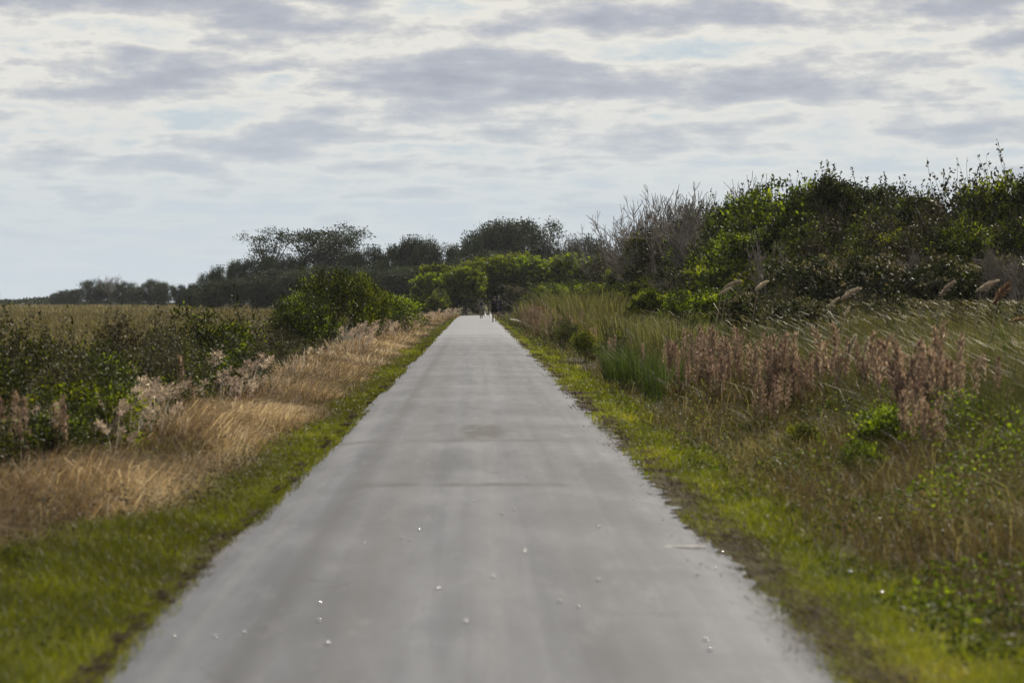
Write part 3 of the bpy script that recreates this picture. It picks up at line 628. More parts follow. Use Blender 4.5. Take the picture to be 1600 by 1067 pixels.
for i, (px, yt, d, k, lb) in enumerate(ends): put(T_arch if 720 < px < 800 else T_end[i % 2], px, yt, d, lb, 'bush', GB, wide=1.25)
ends2 = [(688, 452, 284, 'low', 'low bush in front of the left end of the row'), (812, 448, 284, 'lowd', 'low dark bush right of the walkers'), (842, 444, 280, 'low', 'low bush behind the right hand pinkish tufts'), (872, 446, 272, 'low', 'low bright bush where the right tufts begin to rise')]
for i, (px, yt, d, k, lb) in enumerate(ends2): put(kinds[k][i % 2], px, yt, d, lb, 'bush', 'low bushes at the end of the road')
for px, yt, d, lb in ((726, 440, 312, 'added dark bush deepening the shade left of the left walker'), (745, 432, 318, 'added dark bush deepening the shade behind the left walker'), (768, 430, 322, 'added dark bush deepening the shade behind the dark walker'), (790, 432, 314, 'added dark bush deepening the shade right of the walkers'), (808, 440, 306, 'added dark bush deepening the shade where the right tufts end')): put(T_lowd[0], px, yt, d, lb, 'bush', 'dark backing bushes added to deepen the hollow behind the walkers', wide=.75)  # dark-leaved backing bushes added to make the hollow behind read near black

# ------------------------------------------------------------------ far hammock of trees
H_round = [tree_proto('hammock_tree', 200+i, 9, 'round', M['lf_far'] if i < 3 else M['lf_fargrey']) for i in range(5)]
H_umb = tree_proto('umbrella_tree', 211, 12, 'umbrella', M['lf_far']); H_sp = tree_proto('sparse_tree', 214, 11, 'sparse', M['lf_far'], .28)
H_tee = tree_proto('narrow_tree', 216, 12, 'tee', M['lf_far'])
def far(px, yt, d, p, lb, wide=1.0, group='trees of the far wood'): put(p, px, yt, d, lb, 'tree', group, wide)
far_list = [(88, 458, 720, 0, 'tiny round tree at the far left end of the tree line'), (104, 454, 700, 1, 'second tiny tree from the left end of the tree line'), (122, 452, 680, 2, 'small round tree left of the taller pair'), (148, 438, 640, 0, 'taller tree left of the thin branched one'),
 (168, 444, 640, 3, 'low tree below the thin branched one'), (196, 441, 620, 1, 'round tree right of the thin branched one'), (214, 450, 600, 2, 'low tree in the first dip of the tree line'), (238, 438, 580, 0, 'pointed small tree before the wood rises'), (258, 442, 560, 4, 'low greyish tree where the wood begins to rise'),
 (282, 446, 500, 1, 'dark tree at the left foot of the main wood'), (302, 444, 470, 2, 'dark tree low on the left slope of the main wood'), (324, 428, 450, 0, 'tree midway up the left slope of the main wood'), (346, 418, 440, 1, 'upright tree on the left slope of the main wood'),
 (372, 410, 430, 3, 'grey green tree left of the sparse crown'), (396, 404, 430, 0, 'dark tree under the sparse crown'), (424, 406, 425, 2, 'dark tree just right of the sparse crown'), (452, 402, 425, 1, 'tall dark tree left of the wide umbrella crown'),
 (486, 398, 430, 0, 'dark tree beneath the left of the umbrella crown'), (520, 398, 430, 4, 'grey green tree beneath the right of the umbrella crown'), (552, 396, 420, 2, 'dark tree just right of the umbrella crown'), (578, 388, 420, 1, 'dark tree left of the second dip of the skyline'),
 (604, 408, 415, 0, 'low tree in the second dip of the skyline'), (622, 388, 420, 3, 'small round tree left of the feathery one'), (646, 374, 420, 1, 'feathery tree right of the second dip'), (664, 378, 424, 2, 'taller half of the feathery pair'), (690, 410, 420, 0, 'tree in the dip left of the highest mass'),
 (714, 386, 425, 2, 'tree at the left of the highest mass'), (740, 368, 428, 1, 'tall tree second from left in the highest mass'), (766, 354, 430, 0, 'tall tree in the middle of the highest mass'), (786, 350, 432, 2, 'highest tree of the whole wood'), (808, 364, 430, 1, 'tall tree right of the highest one'),
 (834, 398, 425, 3, 'tree left of the tall narrow one'), (862, 394, 425, 0, 'tree at the foot of the tall narrow one'), (892, 390, 420, 2, 'dark tree right of the tall narrow one'), (916, 372, 420, 1, 'last tall tree before the right thicket'), (936, 388, 415, 4, 'greyish tree touching the right thicket')]
for px, yt, d, k, lb in far_list: far(px, yt, d, H_round[k], lb, rng.uniform(.5, .72)*(1.9 if d > 550 else 1))
far2 = [(300, 452, 400), (335, 440, 396), (368, 436, 392), (400, 430, 388), (432, 422, 390), (462, 424, 386), (496, 416, 392), (528, 420, 388), (560, 418, 386), (592, 424, 384), (624, 420, 386), (652, 424, 382), (684, 418, 384), (716, 410, 386), (748, 400, 388), (785, 396, 388), (822, 402, 388), (858, 404, 386), (895, 402, 384), (930, 408, 380)]
w2 = ['at the left end of the lower row', 'second from the left in the lower row', 'third from the left in the lower row', 'in the lower row left of the sparse crown', 'in the lower row right of the sparse crown', 'in the lower row left of the umbrella crown', 'in the lower row straight below the umbrella crown', 'in the lower row right of the umbrella crown', 'behind the big roadside bush, left',
 'behind the big roadside bush, right', 'below the small round tree', 'below the feathery pair', 'above the left end of the closing bushes', 'in the lower row left of the highest mass', 'in the lower row below the highest mass, left', 'in the lower row below the highest tree', 'in the lower row right of the highest tree', 'just below the tall narrow tree', 'just right below the tall narrow tree', 'at the right end of the lower row']
for i, (px, yt, d) in enumerate(far2): far(px, yt, d, H_round[(i*2+3) % 5], f'{"grey green" if (i*2+3)%5 > 2 else "dark"} round crowned tree {w2[i]}', rng.uniform(.9, 1.25), 'lower trees in front of the far wood')
far(505, 352, 426, H_umb, 'wide umbrella crowned tree standing above the far wood', 1.05); far(416, 360, 428, H_sp, 'sparse see-through crowned tree left of the umbrella one', .9)
far(860, 346, 424, H_tee, 'tall narrow flat headed tree near the right of the far wood', 1.0); far(782, 347, 436, H_tee, 'small flat head breaking the top of the highest mass', 1.3)
far(178, 424, 625, T_bare[1], 'thin branched bare tree in the small left tree line', 1.0, 'bare trees in the small tree line')

def far_line():
    mb = MB(); n = 40000
    x = rng.uniform(-420, -75, n); h = .9+.006*np.clip(x+160, -80, 60)+.5*np.sin(x*.09)+.4*np.sin(x*.037+1)+.4*np.sin(x*.31)
    z = -.3+np.abs(h)*np.sqrt(rng.random(n))*rng.uniform(.8, 1.1, n); y = 780+rng.normal(0, 8, n)
    c = np.stack([x, y, z], 1); mb.leaves(c, rng.normal(size=(n, 3))+np.array([0, 0, .3]), rng.uniform(.4, .9, n), .6)
    return mb.build('far_wood', M['lf_far'])
tag(mobj('distant_wood', far_line()), 'thin dark line of distant woodland on the left horizon', 'woodland', kind='stuff')

# ------------------------------------------------------------------ left shrubs
L_dark = [shrub_proto('marsh_shrub', 300+i, 1.5, 1.5, 170, 24, .055, M['lf_dark'], mat2=M['lf_mid'], sprigs=26, sl=(.15, .38), stem_r=.012, spread=.22) for i in range(3)]
L_brown = [shrub_proto('marsh_shrub', 310+i, 1.4, 1.4, 130, 18, .05, M['lf_brown'], mat2=M['lf_dark'], sprigs=30, sl=(.15, .42), stem_r=.012, spread=.25) for i in range(2)]
L_green = [shrub_proto('leafy_shrub', 320+i, 1.4, 1.1, 170, 24, .06, M['lf_mid'], mat2=M['lf_bright'], sprigs=14, stem_r=.012, spread=.22) for i in range(3)]
L_big = [shrub_proto('roadside_bush', 330+i, 3.2, 2.5, 420, 32, .085, M['lf_mid'] if i else M['lf_dark'], mat2=M['lf_bright'] if i else M['lf_mid'], sprigs=20, stem_r=.03) for i in range(2)]
kk = {'d': L_dark, 'b': L_brown, 'g': L_green}
GL = 'shrubs in the marsh edge on the left'
left = [(-40, 505, 38, 'd', 'dark shrub just outside the left edge'), (10, 498, 40, 'b', 'thin brown shrub on the left edge against the field'), (55, 522, 40, 'd', 'dark shrub next to the one on the left edge'), (100, 528, 41, 'b', 'brownish shrub third from the left edge against the field'), (145, 524, 43, 'd', 'dark shrub left of the tall pointed shoot'),
 (185, 500, 45, 'b', 'brown shrub with a tall pointed shoot'), (228, 506, 47, 'b', 'brown twiggy shrub right of the pointed shoot'), (268, 506, 49, 'b', 'dark shrub left of the highest dark sprigs'), (310, 484, 53, 'd', 'dark shrub with the highest sprigs against the field'), (348, 484, 56, 'd', 'dark shrub right of the highest sprigs'), (388, 500, 60, 'b', 'brown low shrub before the gap in the row'),
 (425, 512, 64, 'b', 'brown shrub left of the big roadside bush')]
for i, (px, yt, d, k, lb) in enumerate(left): put(kk[k][i % len(kk[k])], px, yt+5, d, lb, group=GL, wide=rng.uniform(.8, 1.1))
left2 = [(-30, 560, 31, 'd', 'dark low shrub outside the left edge, lower row'), (25, 570, 31, 'd', 'dark low shrub on the left edge, lower row'), (75, 560, 33, 'b', 'brownish low shrub second from the left edge, lower row'), (120, 600, 31.5, 'g', 'yellow green leafy shrub behind the pale plume group'), (165, 560, 34, 'd', 'dark shrub above the yellow green one'), (205, 560, 36, 'd', 'dark shrub above the pale plume group'),
 (245, 548, 38, 'b', 'brownish shrub right of the pale plume group'), (288, 545, 41, 'b', 'brown shrub below the highest dark sprigs'), (328, 540, 44, 'd', 'dark shrub left of the curled pale plumes'), (366, 532, 47, 'd', 'dark shrub behind the curled pale plumes'), (405, 540, 51, 'b', 'brownish shrub just right of the curled pale plumes'),
 (50, 630, 27.5, 'd', 'dark shrub low by the left edge, right of the brown tufts'), (105, 625, 28, 'd', 'dark shrub low left, beside the brown stalks'), (160, 618, 29.5, 'g', 'speckled green shrub just left of the pale plume group'), (0, 640, 26, 'd', 'dark shrub cut by the left edge, lowest'), (225, 600, 34, 'd', 'dark shrub between the two groups of pale plumes'), (290, 590, 39, 'd', 'dark shrub under the brown upright plumes'),
 (455, 520, 72, 'b', 'brownish shrub in front of the big roadside bush'), (440, 530, 62, 'd', 'dark low shrub left of the big roadside bush')]
for i, (px, yt, d, k, lb) in enumerate(left2): put(kk[k][(i+1) % len(kk[k])], px, yt, d, lb, group=GL, wide=rng.uniform(1.05, 1.45))
put(L_big[0], 512, 424, 92, 'largest dark green roadside bush left of the road', 'bush', wide=.72); put(L_big[1], 560, 432, 96, 'green right half of the big roadside bush', 'bush', wide=.6)
put(L_big[0], 468, 455, 88, 'lower left shoulder of the big roadside bush', 'bush', wide=.95); put(L_big[1], 592, 455, 108, 'light green bush right of the big roadside bush', 'bush', wide=.48)
put(L_green[0], 620, 466, 128, 'pale flecked bush farthest right of the left roadside bushes', 'bush', wide=1.0)
put(L_green[1], 20, 845, 16.8, 'small yellow green plant in the lower left dry grass', 'plant', wide=1.0)
# right foreground leafy plants
rp = [(1385, 640, 27, 'g', 'leafy dark plant left of the tallest russet tuft'), (1530, 645, 28, 'd', 'dark leafy shrub right of the tallest russet tuft'), (1590, 660, 26, 'd', 'dark shrub on the right edge beside the pale curved blade'), (1480, 690, 25, 'd', 'dark leafy plant right below the tallest russet tuft'), (1345, 690, 25.5, 'g', 'low green plant left below the tallest russet tuft'),
      (1260, 660, 30, 'g', 'low green plant below the middle russet tufts'), (1580, 800, 20.5, 'g', 'green leafy plant at the right edge, middle height'), (1600, 900, 17.2, 'g', 'green leafy plant at the right edge near the bottom'), (1530, 850, 19, 'g', 'green leafy plant left of the right edge plants'), (1600, 730, 23, 'd', 'dark leafy plant on the right edge below the curved blade'),
      (1560, 1000, 14.5, 'g', 'green leafy plant nearest the lower right corner'), (880, 500, 95, 'd', 'dark green plant right of the near pinkish tufts'), (915, 520, 75, 'g', 'green plant at the edge of the marsh grass'), (960, 515, 70, 'd', 'dark plant left of the first russet tufts')]
for i, (px, yt, d, k, lb) in enumerate(rp): put(kk[k][i % 3], px, yt, d, lb, 'plant', 'leafy plants among the right hand grass', wide=rng.uniform(.9, 1.2))

# ------------------------------------------------------------------ tufted plume grasses: clump > blades, seed heads
def head_mesh(name, seed, L, Wd, fluff, bend, stalk, mat, n=230):
    """one flower stalk with its fluffy head; origin at the foot of the stalk"""
    r = np.random.default_rng(seed); mb = MB()
    tot = stalk+L; t = np.linspace(0, 1, 9); pts = np.stack([bend*tot*t**(2.2 if mat is M['plume_r'] else 4.5), 0*t, tot*(t-.25*bend*t**3)], 1)
    mb.tube(pts, np.linspace(.0035, .0018, 9), 3, mi=1)
    u = r.random(n)*(L/tot)+(1-L/tot); c = np.stack([np.interp(u, t, pts[:, k]) for k in range(3)], 1)
    prof = np.sin(np.clip((u-(1-L/tot))/(L/tot), 0, 1)**.8*np.pi)**.7+.12
    off = r.normal(size=(n, 3))*np.array([Wd*.3, Wd*.3, .01])*prof[:, None]; c = c+off
    tg = np.array([bend*1.6, 0, 1-bend*.8]); ax = tg+off/Wd*fluff+r.normal(0, .22, (n, 3))
    mb.leaves(c, ax, r.uniform(.03, .06, n)*(L/.3)**.5, .22, np.clip(r.normal(.5, .24, n), 0, 1), 0)
    return mb.build(name, [mat, M['straw'] if mat is M['plume_l'] else M['bark']])
HD_r = [head_mesh('seed_head', 400+i, .36+.06*i, .05, .9, .03+.04*i, .55, M['plume_r'], 190) for i in range(3)]
HD_l = [head_mesh('seed_head', 410+i, .17+.03*i, .085, 1.8, .16+.07*i, .55, M['plume_l'], 170) for i in range(3)]
def base_mesh(seed, rad, H, n, mat):
    r = np.random.default_rng(seed); mb = MB(); a = r.uniform(0, 6.28, n); q = rad*np.sqrt(r.random(n))
    b = np.stack([q*np.cos(a), q*np.sin(a), 0*a], 1); mb.blades(b, H*r.uniform(.5, 1.05, n), r.uniform(.006, .013, n), r.uniform(.1, .7, n), az=a+r.normal(0, .5, n))
    return mb.build('grass_blades', mat)
BS_r = [base_mesh(420+i, .13, .72, 170, M['brown']) for i in range(2)]; BS_g = [base_mesh(425+i, .14, .7, 170, M['reed']) for i in range(2)]; BS_l = [base_mesh(430+i, .13, .5, 150, M['gold']) for i in range(2)]
def clump(px, d, h, nh, kind, label, group, spread=.2, cat='grass tuft', green=False):
    x = X(px, d); r = empty('grass_tuft', (x, d, float(gz(x, d))-.03)); tag(r, label, cat, group)
    hd = HD_r if kind == 'r' else HD_l; bs = (BS_g if green else BS_r) if kind == 'r' else BS_l
    b = mobj('grass_blades', random.choice(bs), r); b.rotation_euler = (0, 0, random.uniform(0, 6.28)); k = h/1.0; b.scale = (spread/.14*.9, spread/.14*.9, k)
    for i in range(nh):
        m = hd[i % 3]; o = mobj('seed_head', m, r); a = random.uniform(0, 6.28); q = spread*math.sqrt(random.random())
        o.location = (q*math.cos(a), q*math.sin(a), 0); o.rotation_euler = (random.gauss(0, .065), random.gauss(.05 if kind == 'l' else .02, .065), random.gauss(.3, 1.1 if kind == 'l' else 1.8))
        s = k*random.uniform(.45, 1.12)/(.92 if kind == 'r' else .78); o.scale = (s, s, s)
    return r
GR = 'russet plume grass tufts right of the road'
rc = [(1050, 50, 1.0, 14, 'leftmost of the first group of russet tufts'), (1082, 49, 1.05, 16, 'second russet tuft of the first group'), (1112, 47, 1.0, 14, 'third russet tuft of the first group'), (1148, 45, 1.05, 14, 'right end russet tuft of the first group'), (1068, 45, .8, 10, 'short russet tuft in front of the first group'), (1125, 41, .85, 12, 'short russet tuft in front, right side of the first group'),
 (1188, 40, 1.0, 14, 'leftmost tuft of the middle russet group'), (1215, 38, 1.08, 18, 'fullest tuft of the middle russet group'), (1248, 38, .98, 16, 'tuft right of the fullest in the middle group'), (1278, 39, .9, 12, 'last small tuft of the middle group'), (1200, 34.5, .85, 12, 'low russet tuft below the middle group'),
 (1318, 37, 1.12, 7, 'slender tuft with one tall pale plume right of the middle group'), (1352, 36, 1.08, 7, 'slender tuft second right of the middle group'), (1395, 32, 1.05, 12, 'tuft behind and left of the tallest russet tuft'), (1425, 29, 1.05, 18, 'left half of the tallest russet tuft'), (1462, 28, 1.06, 20, 'tallest and darkest russet tuft near the right'), (1490, 29.5, .98, 12, 'russet tuft leaning on the right of the tallest one'),
 (1440, 26, .8, 12, 'low russet tuft in front of the tallest one'), (1478, 34, 1.1, 6, 'thin russet tuft rising behind the tallest one'), (1535, 33, 1.1, 6, 'thin russet tuft near the right edge'), (1570, 30, .9, 4, 'single stalk tuft closest to the right edge'), (1000, 56, .8, 8, 'small russet tuft left of the first group'), (955, 66, .8, 9, 'faint tuft beside the dark marsh plant'), (925, 76, .85, 9, 'pinkish tuft among the green grass, left of the marsh plants')]
for px, d, h, n, lb in rc: clump(px, d, h, int(n*1.15), 'r', lb, GR, spread=.21 if n > 9 else .1)
far_r = [(px_, d_) for px_, d_ in ((886, 100), (872, 108), (862, 118), (850, 126), (842, 134), (862, 138), (832, 146), (846, 156), (824, 160), (836, 172), (818, 178), (828, 190), (812, 200), (822, 215))]
nm = ['nearest', 'second', 'third', 'fourth', 'fifth', 'sixth', 'seventh', 'eighth', 'ninth', 'tenth', 'eleventh', 'twelfth', 'thirteenth', 'farthest']
for (px, d), q in zip(far_r, nm): clump(px, d, 1.2, 12, 'r', f'pinkish tuft on the right bank before the walkers, {q} from the camera', 'pinkish tufts on the far right bank', spread=.35)
GLp = 'pale plume grass tufts on the left bank'
lc = [(168, 29, .75, 7, 'pale tuft at the lower left of the main plume group'), (195, 29.5, .82, 10, 'pale tuft left of the brightest plumes'), (215, 30.5, .88, 12, 'brightest pale pink tuft of the main plume group'), (240, 31.5, .85, 10, 'pale tuft right of the brightest plumes'), (180, 27.5, .6, 6, 'short pale tuft in front of the main plume group'), (60, 28.5, .85, 3, 'lone pale plume near the left edge'),
 (295, 40, .8, 6, 'small round headed pale tuft below the single tall plume'), (330, 44, 1.05, 5, 'tuft with a single tall pale plume'), (348, 43, .8, 8, 'pale tuft left of the curled plumes'), (376, 44, 1.1, 12, 'tall tuft with curled pale plumes'), (395, 46, 1.0, 8, 'pale tuft right of the curled plumes'), (428, 48, .95, 6, 'small tuft right of the green shrub'), (360, 39, .65, 6, 'short tuft in front of the curled plumes'),
 (545, 78, 1.0, 10, 'pinkish tuft left half in front of the big bush'), (565, 79, 1.12, 14, 'tall pinkish tuft in front of the big bush'), (578, 82, .95, 8, 'pinkish tuft right half in front of the big bush'), (520, 70, .7, 6, 'short pale tuft left of the pinkish ones'), (490, 64, .7, 6, 'pale tuft between the curled plumes and the big bush'), (462, 56, .7, 6, 'low pale tuft right of the green shrub')]
for px, d, h, n, lb in lc: clump(px, d, h, max(3, int(n*.8)), 'l', lb, GLp, spread=.17)
for (px, d), q in zip(((600, 108), (612, 118), (628, 128), (640, 140), (650, 152), (662, 165), (672, 178), (682, 192), (692, 206), (700, 222), (706, 236), (712, 250)), nm):
    clump(px, d, 1.0, 10, 'l', f'small pink tan tuft on the far left bank, {q} from the camera', 'tan tufts on the far left bank', spread=.3)
bc = [(8, 27.5, .8, 8, 'brown tuft cut by the left edge'), (28, 27, .85, 8, 'brown tuft next to the left edge'), (90, 27.5, .75, 6, 'brown upright tuft left of the main pale plumes'), (288, 38, .9, 7, 'brown upright tuft below the highest dark sprigs')]
for px, d, h, n, lb in bc: clump(px, d, h, n, 'r', lb, 'brown tufts left of the road', spread=.12)

# tall reeds with leaning plumes over the right marsh: stalk > plume, leaves
def reed(px, py, d, L, tilt, label, gold=False):
    """px,py = photo pixel of the middle of the plume"""
    x = X(px, d); z = Z(py, d); z0 = float(gz(x, d)); h = z-z0
    r = empty('plume_reed', (x-.12*h, d, z0)); tag(r, label, 'reed', 'tall reeds over the right marsh')
    st = MB(); lf = MB(); pl = MB(); t = np.linspace(0, 1, 9)
    P = np.stack([.12*h*t**1.6, 0*t, h*t], 1); st.tube(P, np.linspace(.010, .006, 9), 4)
    mobj('stalk', st.build('stalk', M['reed_fluff']), r)
    for k in range(5):
        i = 1+k; b = P[i][None]; lf.blades(b, .5, .022, 1.1, az=np.array([k*2.4]), rnd=np.array([.7]), droop=.5)
    mobj('leaves', lf.build('leaves', M['reed']), r)
    n = 900; u = rng.random(n); c = np.stack([(u-.3)*L*math.cos(tilt), rng.normal(0, .012, n), (u-.3)*L*math.sin(tilt)-.10*L*u**2], 1)
    wd = L*.085*np.sin(np.clip(u, .02, .98)*np.pi)**.8; off = rng.normal(size=(n, 3))*wd[:, None]*.5; c += off+P[-1]
    ax = np.array([math.cos(tilt), 0, math.sin(tilt)])+off/L*3+np.array([0,0,-.15])+rng.normal(0, .2, (n, 3))
    pl.leaves(c, ax, rng.uniform(.035, .08, n)*(L/.4), .10); mobj('plume', pl.build('plume', M['gold'] if gold else M['reed_fluff']), r)
reed(1137, 447, 62, .42, .5, 'reed plume leftmost of the tall pair in front of the thicket'); reed(1128, 457, 61, .3, .6, 'small reed plume tucked below the leftmost one'); reed(1185, 449, 60, .34, .7, 'reed plume right of the leftmost pair')
reed(1322, 462, 50, .40, .6, 'long leaning reed plume below the flat topped tree'); reed(1300, 475, 50, .24, .8, 'short reed plume just left of the long leaning one'); reed(1322, 490, 47, .2, 1.1, 'small reed plume below the long leaning one')
reed(1475, 456, 44, .34, .85, 'broad pale reed plume near the right'); reed(1535, 450, 43, .38, .55, 'thin arching reed plume between the broad and the golden one'); reed(1560, 466, 40, .42, 1.0, 'golden reed plume near the right edge', True)
reed(1588, 500, 38, .3, .3, 'drooping golden reed at the right edge', True); reed(1328, 546, 37, .30, 1.2, 'reed plume standing over the middle russet tufts'); reed(1352, 548, 36, .26, 1.3, 'dark reed plume right of the one over the russet tufts')

# ------------------------------------------------------------------ small things on and by the road
def sedge(px, d, h, n, rad, label, mat='reed'):
    x = X(px, d); mb = MB(); a = rng.uniform(0, 6.28, n); q = rad*np.sqrt(rng.random(n))
    b = np.stack([q*np.cos(a), q*np.sin(a), 0*a], 1); mb.blades(b, h*rng.uniform(.6, 1.1, n), rng.uniform(.006, .012, n)*max(1, d/40), rng.uniform(.05, .6, n), az=a)
    o = mobj('sedge_clump', mb.build('sedge_clump', M[mat]), loc=(x, d, float(gz(x, d))-.03)); tag(o, label, 'sedge', 'blue green sedge clumps right of the road')
sedge(1005, 52, 1.05, 420, .45, 'dark green sedge clump left of the first russet tufts'); sedge(975, 58, 1.0, 360, .4, 'green sedge clump behind the weeds, left one'); sedge(1040, 47, .9, 300, .35, 'green sedge clump at the foot of the first russet tufts')
sedge(1560, 27, .95, 420, .4, 'tall green sedge clump at the right edge'); sedge(1600, 38, 1.6, 200, .25, 'tall yellow green sedge blades at the right edge'); sedge(1500, 31, .9, 300, .4, 'green sedge clump right behind the tallest russet tuft')

for i, (px, d, h, lb) in enumerate(((848, 175, 2.0, 'pale yellow green tall sedge where the right bank begins to rise'), (875, 165, 2.3, 'tall pale sedge left of the low bright bushes'), (905, 150, 2.4, 'tallest pale sedge below the thicket tip'), (935, 140, 2.2, 'tall pale sedge in front of the brown twiggy shrubs'), (965, 128, 1.9, 'olive sedge mound below the lone bare sapling'),
        (900, 115, 1.5, 'olive sedge behind the dark green plant on the right bank'), (940, 100, 1.45, 'olive sedge left of the dark sedge clump'), (985, 90, 1.4, 'green sedge mound behind the dark sedge clump'), (1060, 75, 1.35, 'green sedge mound behind the first russet tufts'))): sedge(px, d, h, 520, 1.5*(d/150)**.5, lb, 'field_r')
def stick(name, px, py, d, L, ang, lift, rad, label, n=7, curve=.03):
    x = X(px, d); mb = MB(); t = np.linspace(-.5, .5, n); z0 = Z(py, d)
    mb.tube(np.stack([t*L*math.cos(ang), t*L*math.sin(ang), lift*(t+.5)+curve*np.cos(t*3)], 1), rad, 6)
    tag(mobj(name, mb.build(name, M['straw'], True), loc=(x, d, z0)), label, 'stalk')
stick('dry_stalk', 1062, 856, 18.05, .34, .03, 0, .009, 'pale dry stalk lying across the right half of the road', curve=.004)
stick('dry_stalk', 906, 863, 17.8, .12, -.05, 0, .009, 'short pale stalk lying near the middle of the road', curve=.004)
stick('fallen_branch', 806, 499, 165, 1.6, -1.2, -.12, .035, 'pale fallen branch on the right verge near the walkers')
stick('curved_blade', 1592, 760, 24, .12, 1.2, -.42, .008, 'pale curved blade standing at the right edge', curve=.1)

def pebble_proto():
    m = bpy.data.materials.new('wet_quartz'); m.use_nodes = True; t = NT(m.node_tree)
    nz = t.noise(t.n('ShaderNodeTexCoord').outputs['Object'], 60, 2)
    p = t.n('ShaderNodeBsdfPrincipled'); t.l(t.ramp(nz, [(.3, g(.5, .49, .47)), (.7, g(.8, .79, .77))]), p.inputs['Base Color'])
    p.inputs['Roughness'].default_value = .12; p.inputs['Metallic'].default_value = .75
    o = t.n('ShaderNodeOutputMaterial'); t.l(p.outputs[0], o.inputs[0])
    r = np.random.default_rng(5); mb = MB(); n, k = 8, 5; v = []
    for i in range(k+1):
        ph = math.pi*i/k
        for j in range(n): a = j/n*2*math.pi; s = 1+r.normal(0, .05); v.append((math.sin(ph)*math.cos(a)*s, math.sin(ph)*math.sin(a)*.8*s, math.cos(ph)*.7*s))
    q = [(i*n+j, (i+1)*n+j, (i+1)*n+(j+1) % n, i*n+(j+1) % n) for i in range(k) for j in range(n)]
    mb.add(np.array(v), q=q); return mb.build('pebble', m, True)
pb = pebble_proto()
specks = [(684, 932), (770, 914), (727, 983), (903, 960), (875, 952), (935, 919), (1103, 1007), (1110, 1022), (1213, 945), (1198, 967), (381, 994), (273, 997), (336, 1000), (460, 828), (569, 854), (499, 953), (497, 979), (512, 1013), (784, 809), (804, 802), (528, 749), (594, 753), (633, 725), (668, 720), (666, 727), (779, 705), (764, 714), (770, 698), (794, 712), (780, 726), (692, 726), (536, 722), (866, 720), (822, 746), (952, 709), (990, 783), (935, 828), (1036, 815), (1096, 888), (1119, 897), (1066, 824), (655, 834), (640, 850), (627, 846), (862, 730), (534, 739), (1380, 938), (1330, 905), (860, 640), (772, 642), (671, 562), (774, 570), (820, 870), (1050, 840), (1130, 866), (913, 735), (740, 787), (1090, 907)]
for i, (px, py) in enumerate(specks):
    d = CAMZ*F/(py-HY)*.985; x = X(px, d); zz = float(road_z(x, d))+.02*(1-((x-.04)/1.6)**2) if abs(x) < 1.6 else .06
    o = mobj('pebble', pb, loc=(x, d, zz+.004)); s = random.uniform(.010, .016)*min(1, max(.5, 15/d)); o.scale = (s, s, s); o.rotation_euler = (0, 0, random.uniform(0, 6))
    tag(o, 'tiny shiny pale pebble glinting on the grey asphalt' if abs(x) < 1.6 else 'tiny shiny pebble glinting in the right grass verge', 'pebble', 'shiny pebbles scattered on the road' if abs(x) < 1.6 else 'shiny pebbles in the right verge')

def cone(px, d, h, label):
    x = X(px, d); r = empty('marker_cone', (x, d, .03)); tag(r, label, 'cone', 'white markers beyond the walkers')
    mt = plain_mat('white_plastic', g(.5, .5, .49), .4, .05)
    mb = MB(); prof = [(.01, h), (.03, h), (.035, h*.97), (.09, .03), (.10, .03)]; k = 14
    v = [(rr*math.cos(j/k*6.2832), rr*math.sin(j/k*6.2832), zz) for rr, zz in prof for j in range(k)]
    mb.add(np.array(v), q=[(i*k+j, i*k+(j+1) % k, (i+1)*k+(j+1) % k, (i+1)*k+j) for i in range(len(prof)-1) for j in range(k)]); mobj('cone_body', mb.build('cone_body', mt, True), r)
    b = MB(); s = .12; v = [(sx*s, sy*s, zz) for zz in (0, .028) for sx, sy in ((-1, -1), (1, -1), (1, 1), (-1, 1))]
    b.add(np.array(v), q=[(0, 3, 2, 1), (4, 5, 6, 7), (0, 1, 5, 4), (1, 2, 6, 5), (2, 3, 7, 6), (3, 0, 4, 7)]); mobj('base', b.build('base', mt), r)
cone(758, 262, .44, 'white cone shaped marker beside the left walker'); cone(766, 262, .38, 'white cone shaped marker half hidden by the dark walker')

# ------------------------------------------------------------------ people
def cloth(name, c, rough=.8): return plain_mat(name, c, rough, .12, 30, .15)
SKIN = plain_mat('skin', g(.17, .10, .07), .5, .06, 12, .35)
def skinned(name, verts, edges, rad, mat, parent, root=0, sub=2):
    me = bpy.data.meshes.new(name); me.from_pydata(verts, edges, []); o = bpy.data.objects.new(name, me); COL.objects.link(o)
    md = o.modifiers.new('skin', 'SKIN'); md.use_smooth_shade = True
    sv = me.skin_vertices[0].data
    for i, rr in enumerate(rad):
        sv[i].radius = rr if isinstance(rr, tuple) else (rr, rr); sv[i].use_root = (i == root)
    sb = o.modifiers.new('sub', 'SUBSURF'); sb.levels = sub; sb.render_levels = sub
    dg = bpy.context.evaluated_depsgraph_get(); m2 = bpy.data.meshes.new_from_object(o.evaluated_get(dg)); m2.name = name
    o.modifiers.clear(); o.data = m2; m2.materials.clear(); m2.materials.append(mat)
    for p in m2.polygons: p.use_smooth = True
    o.parent = parent; return o
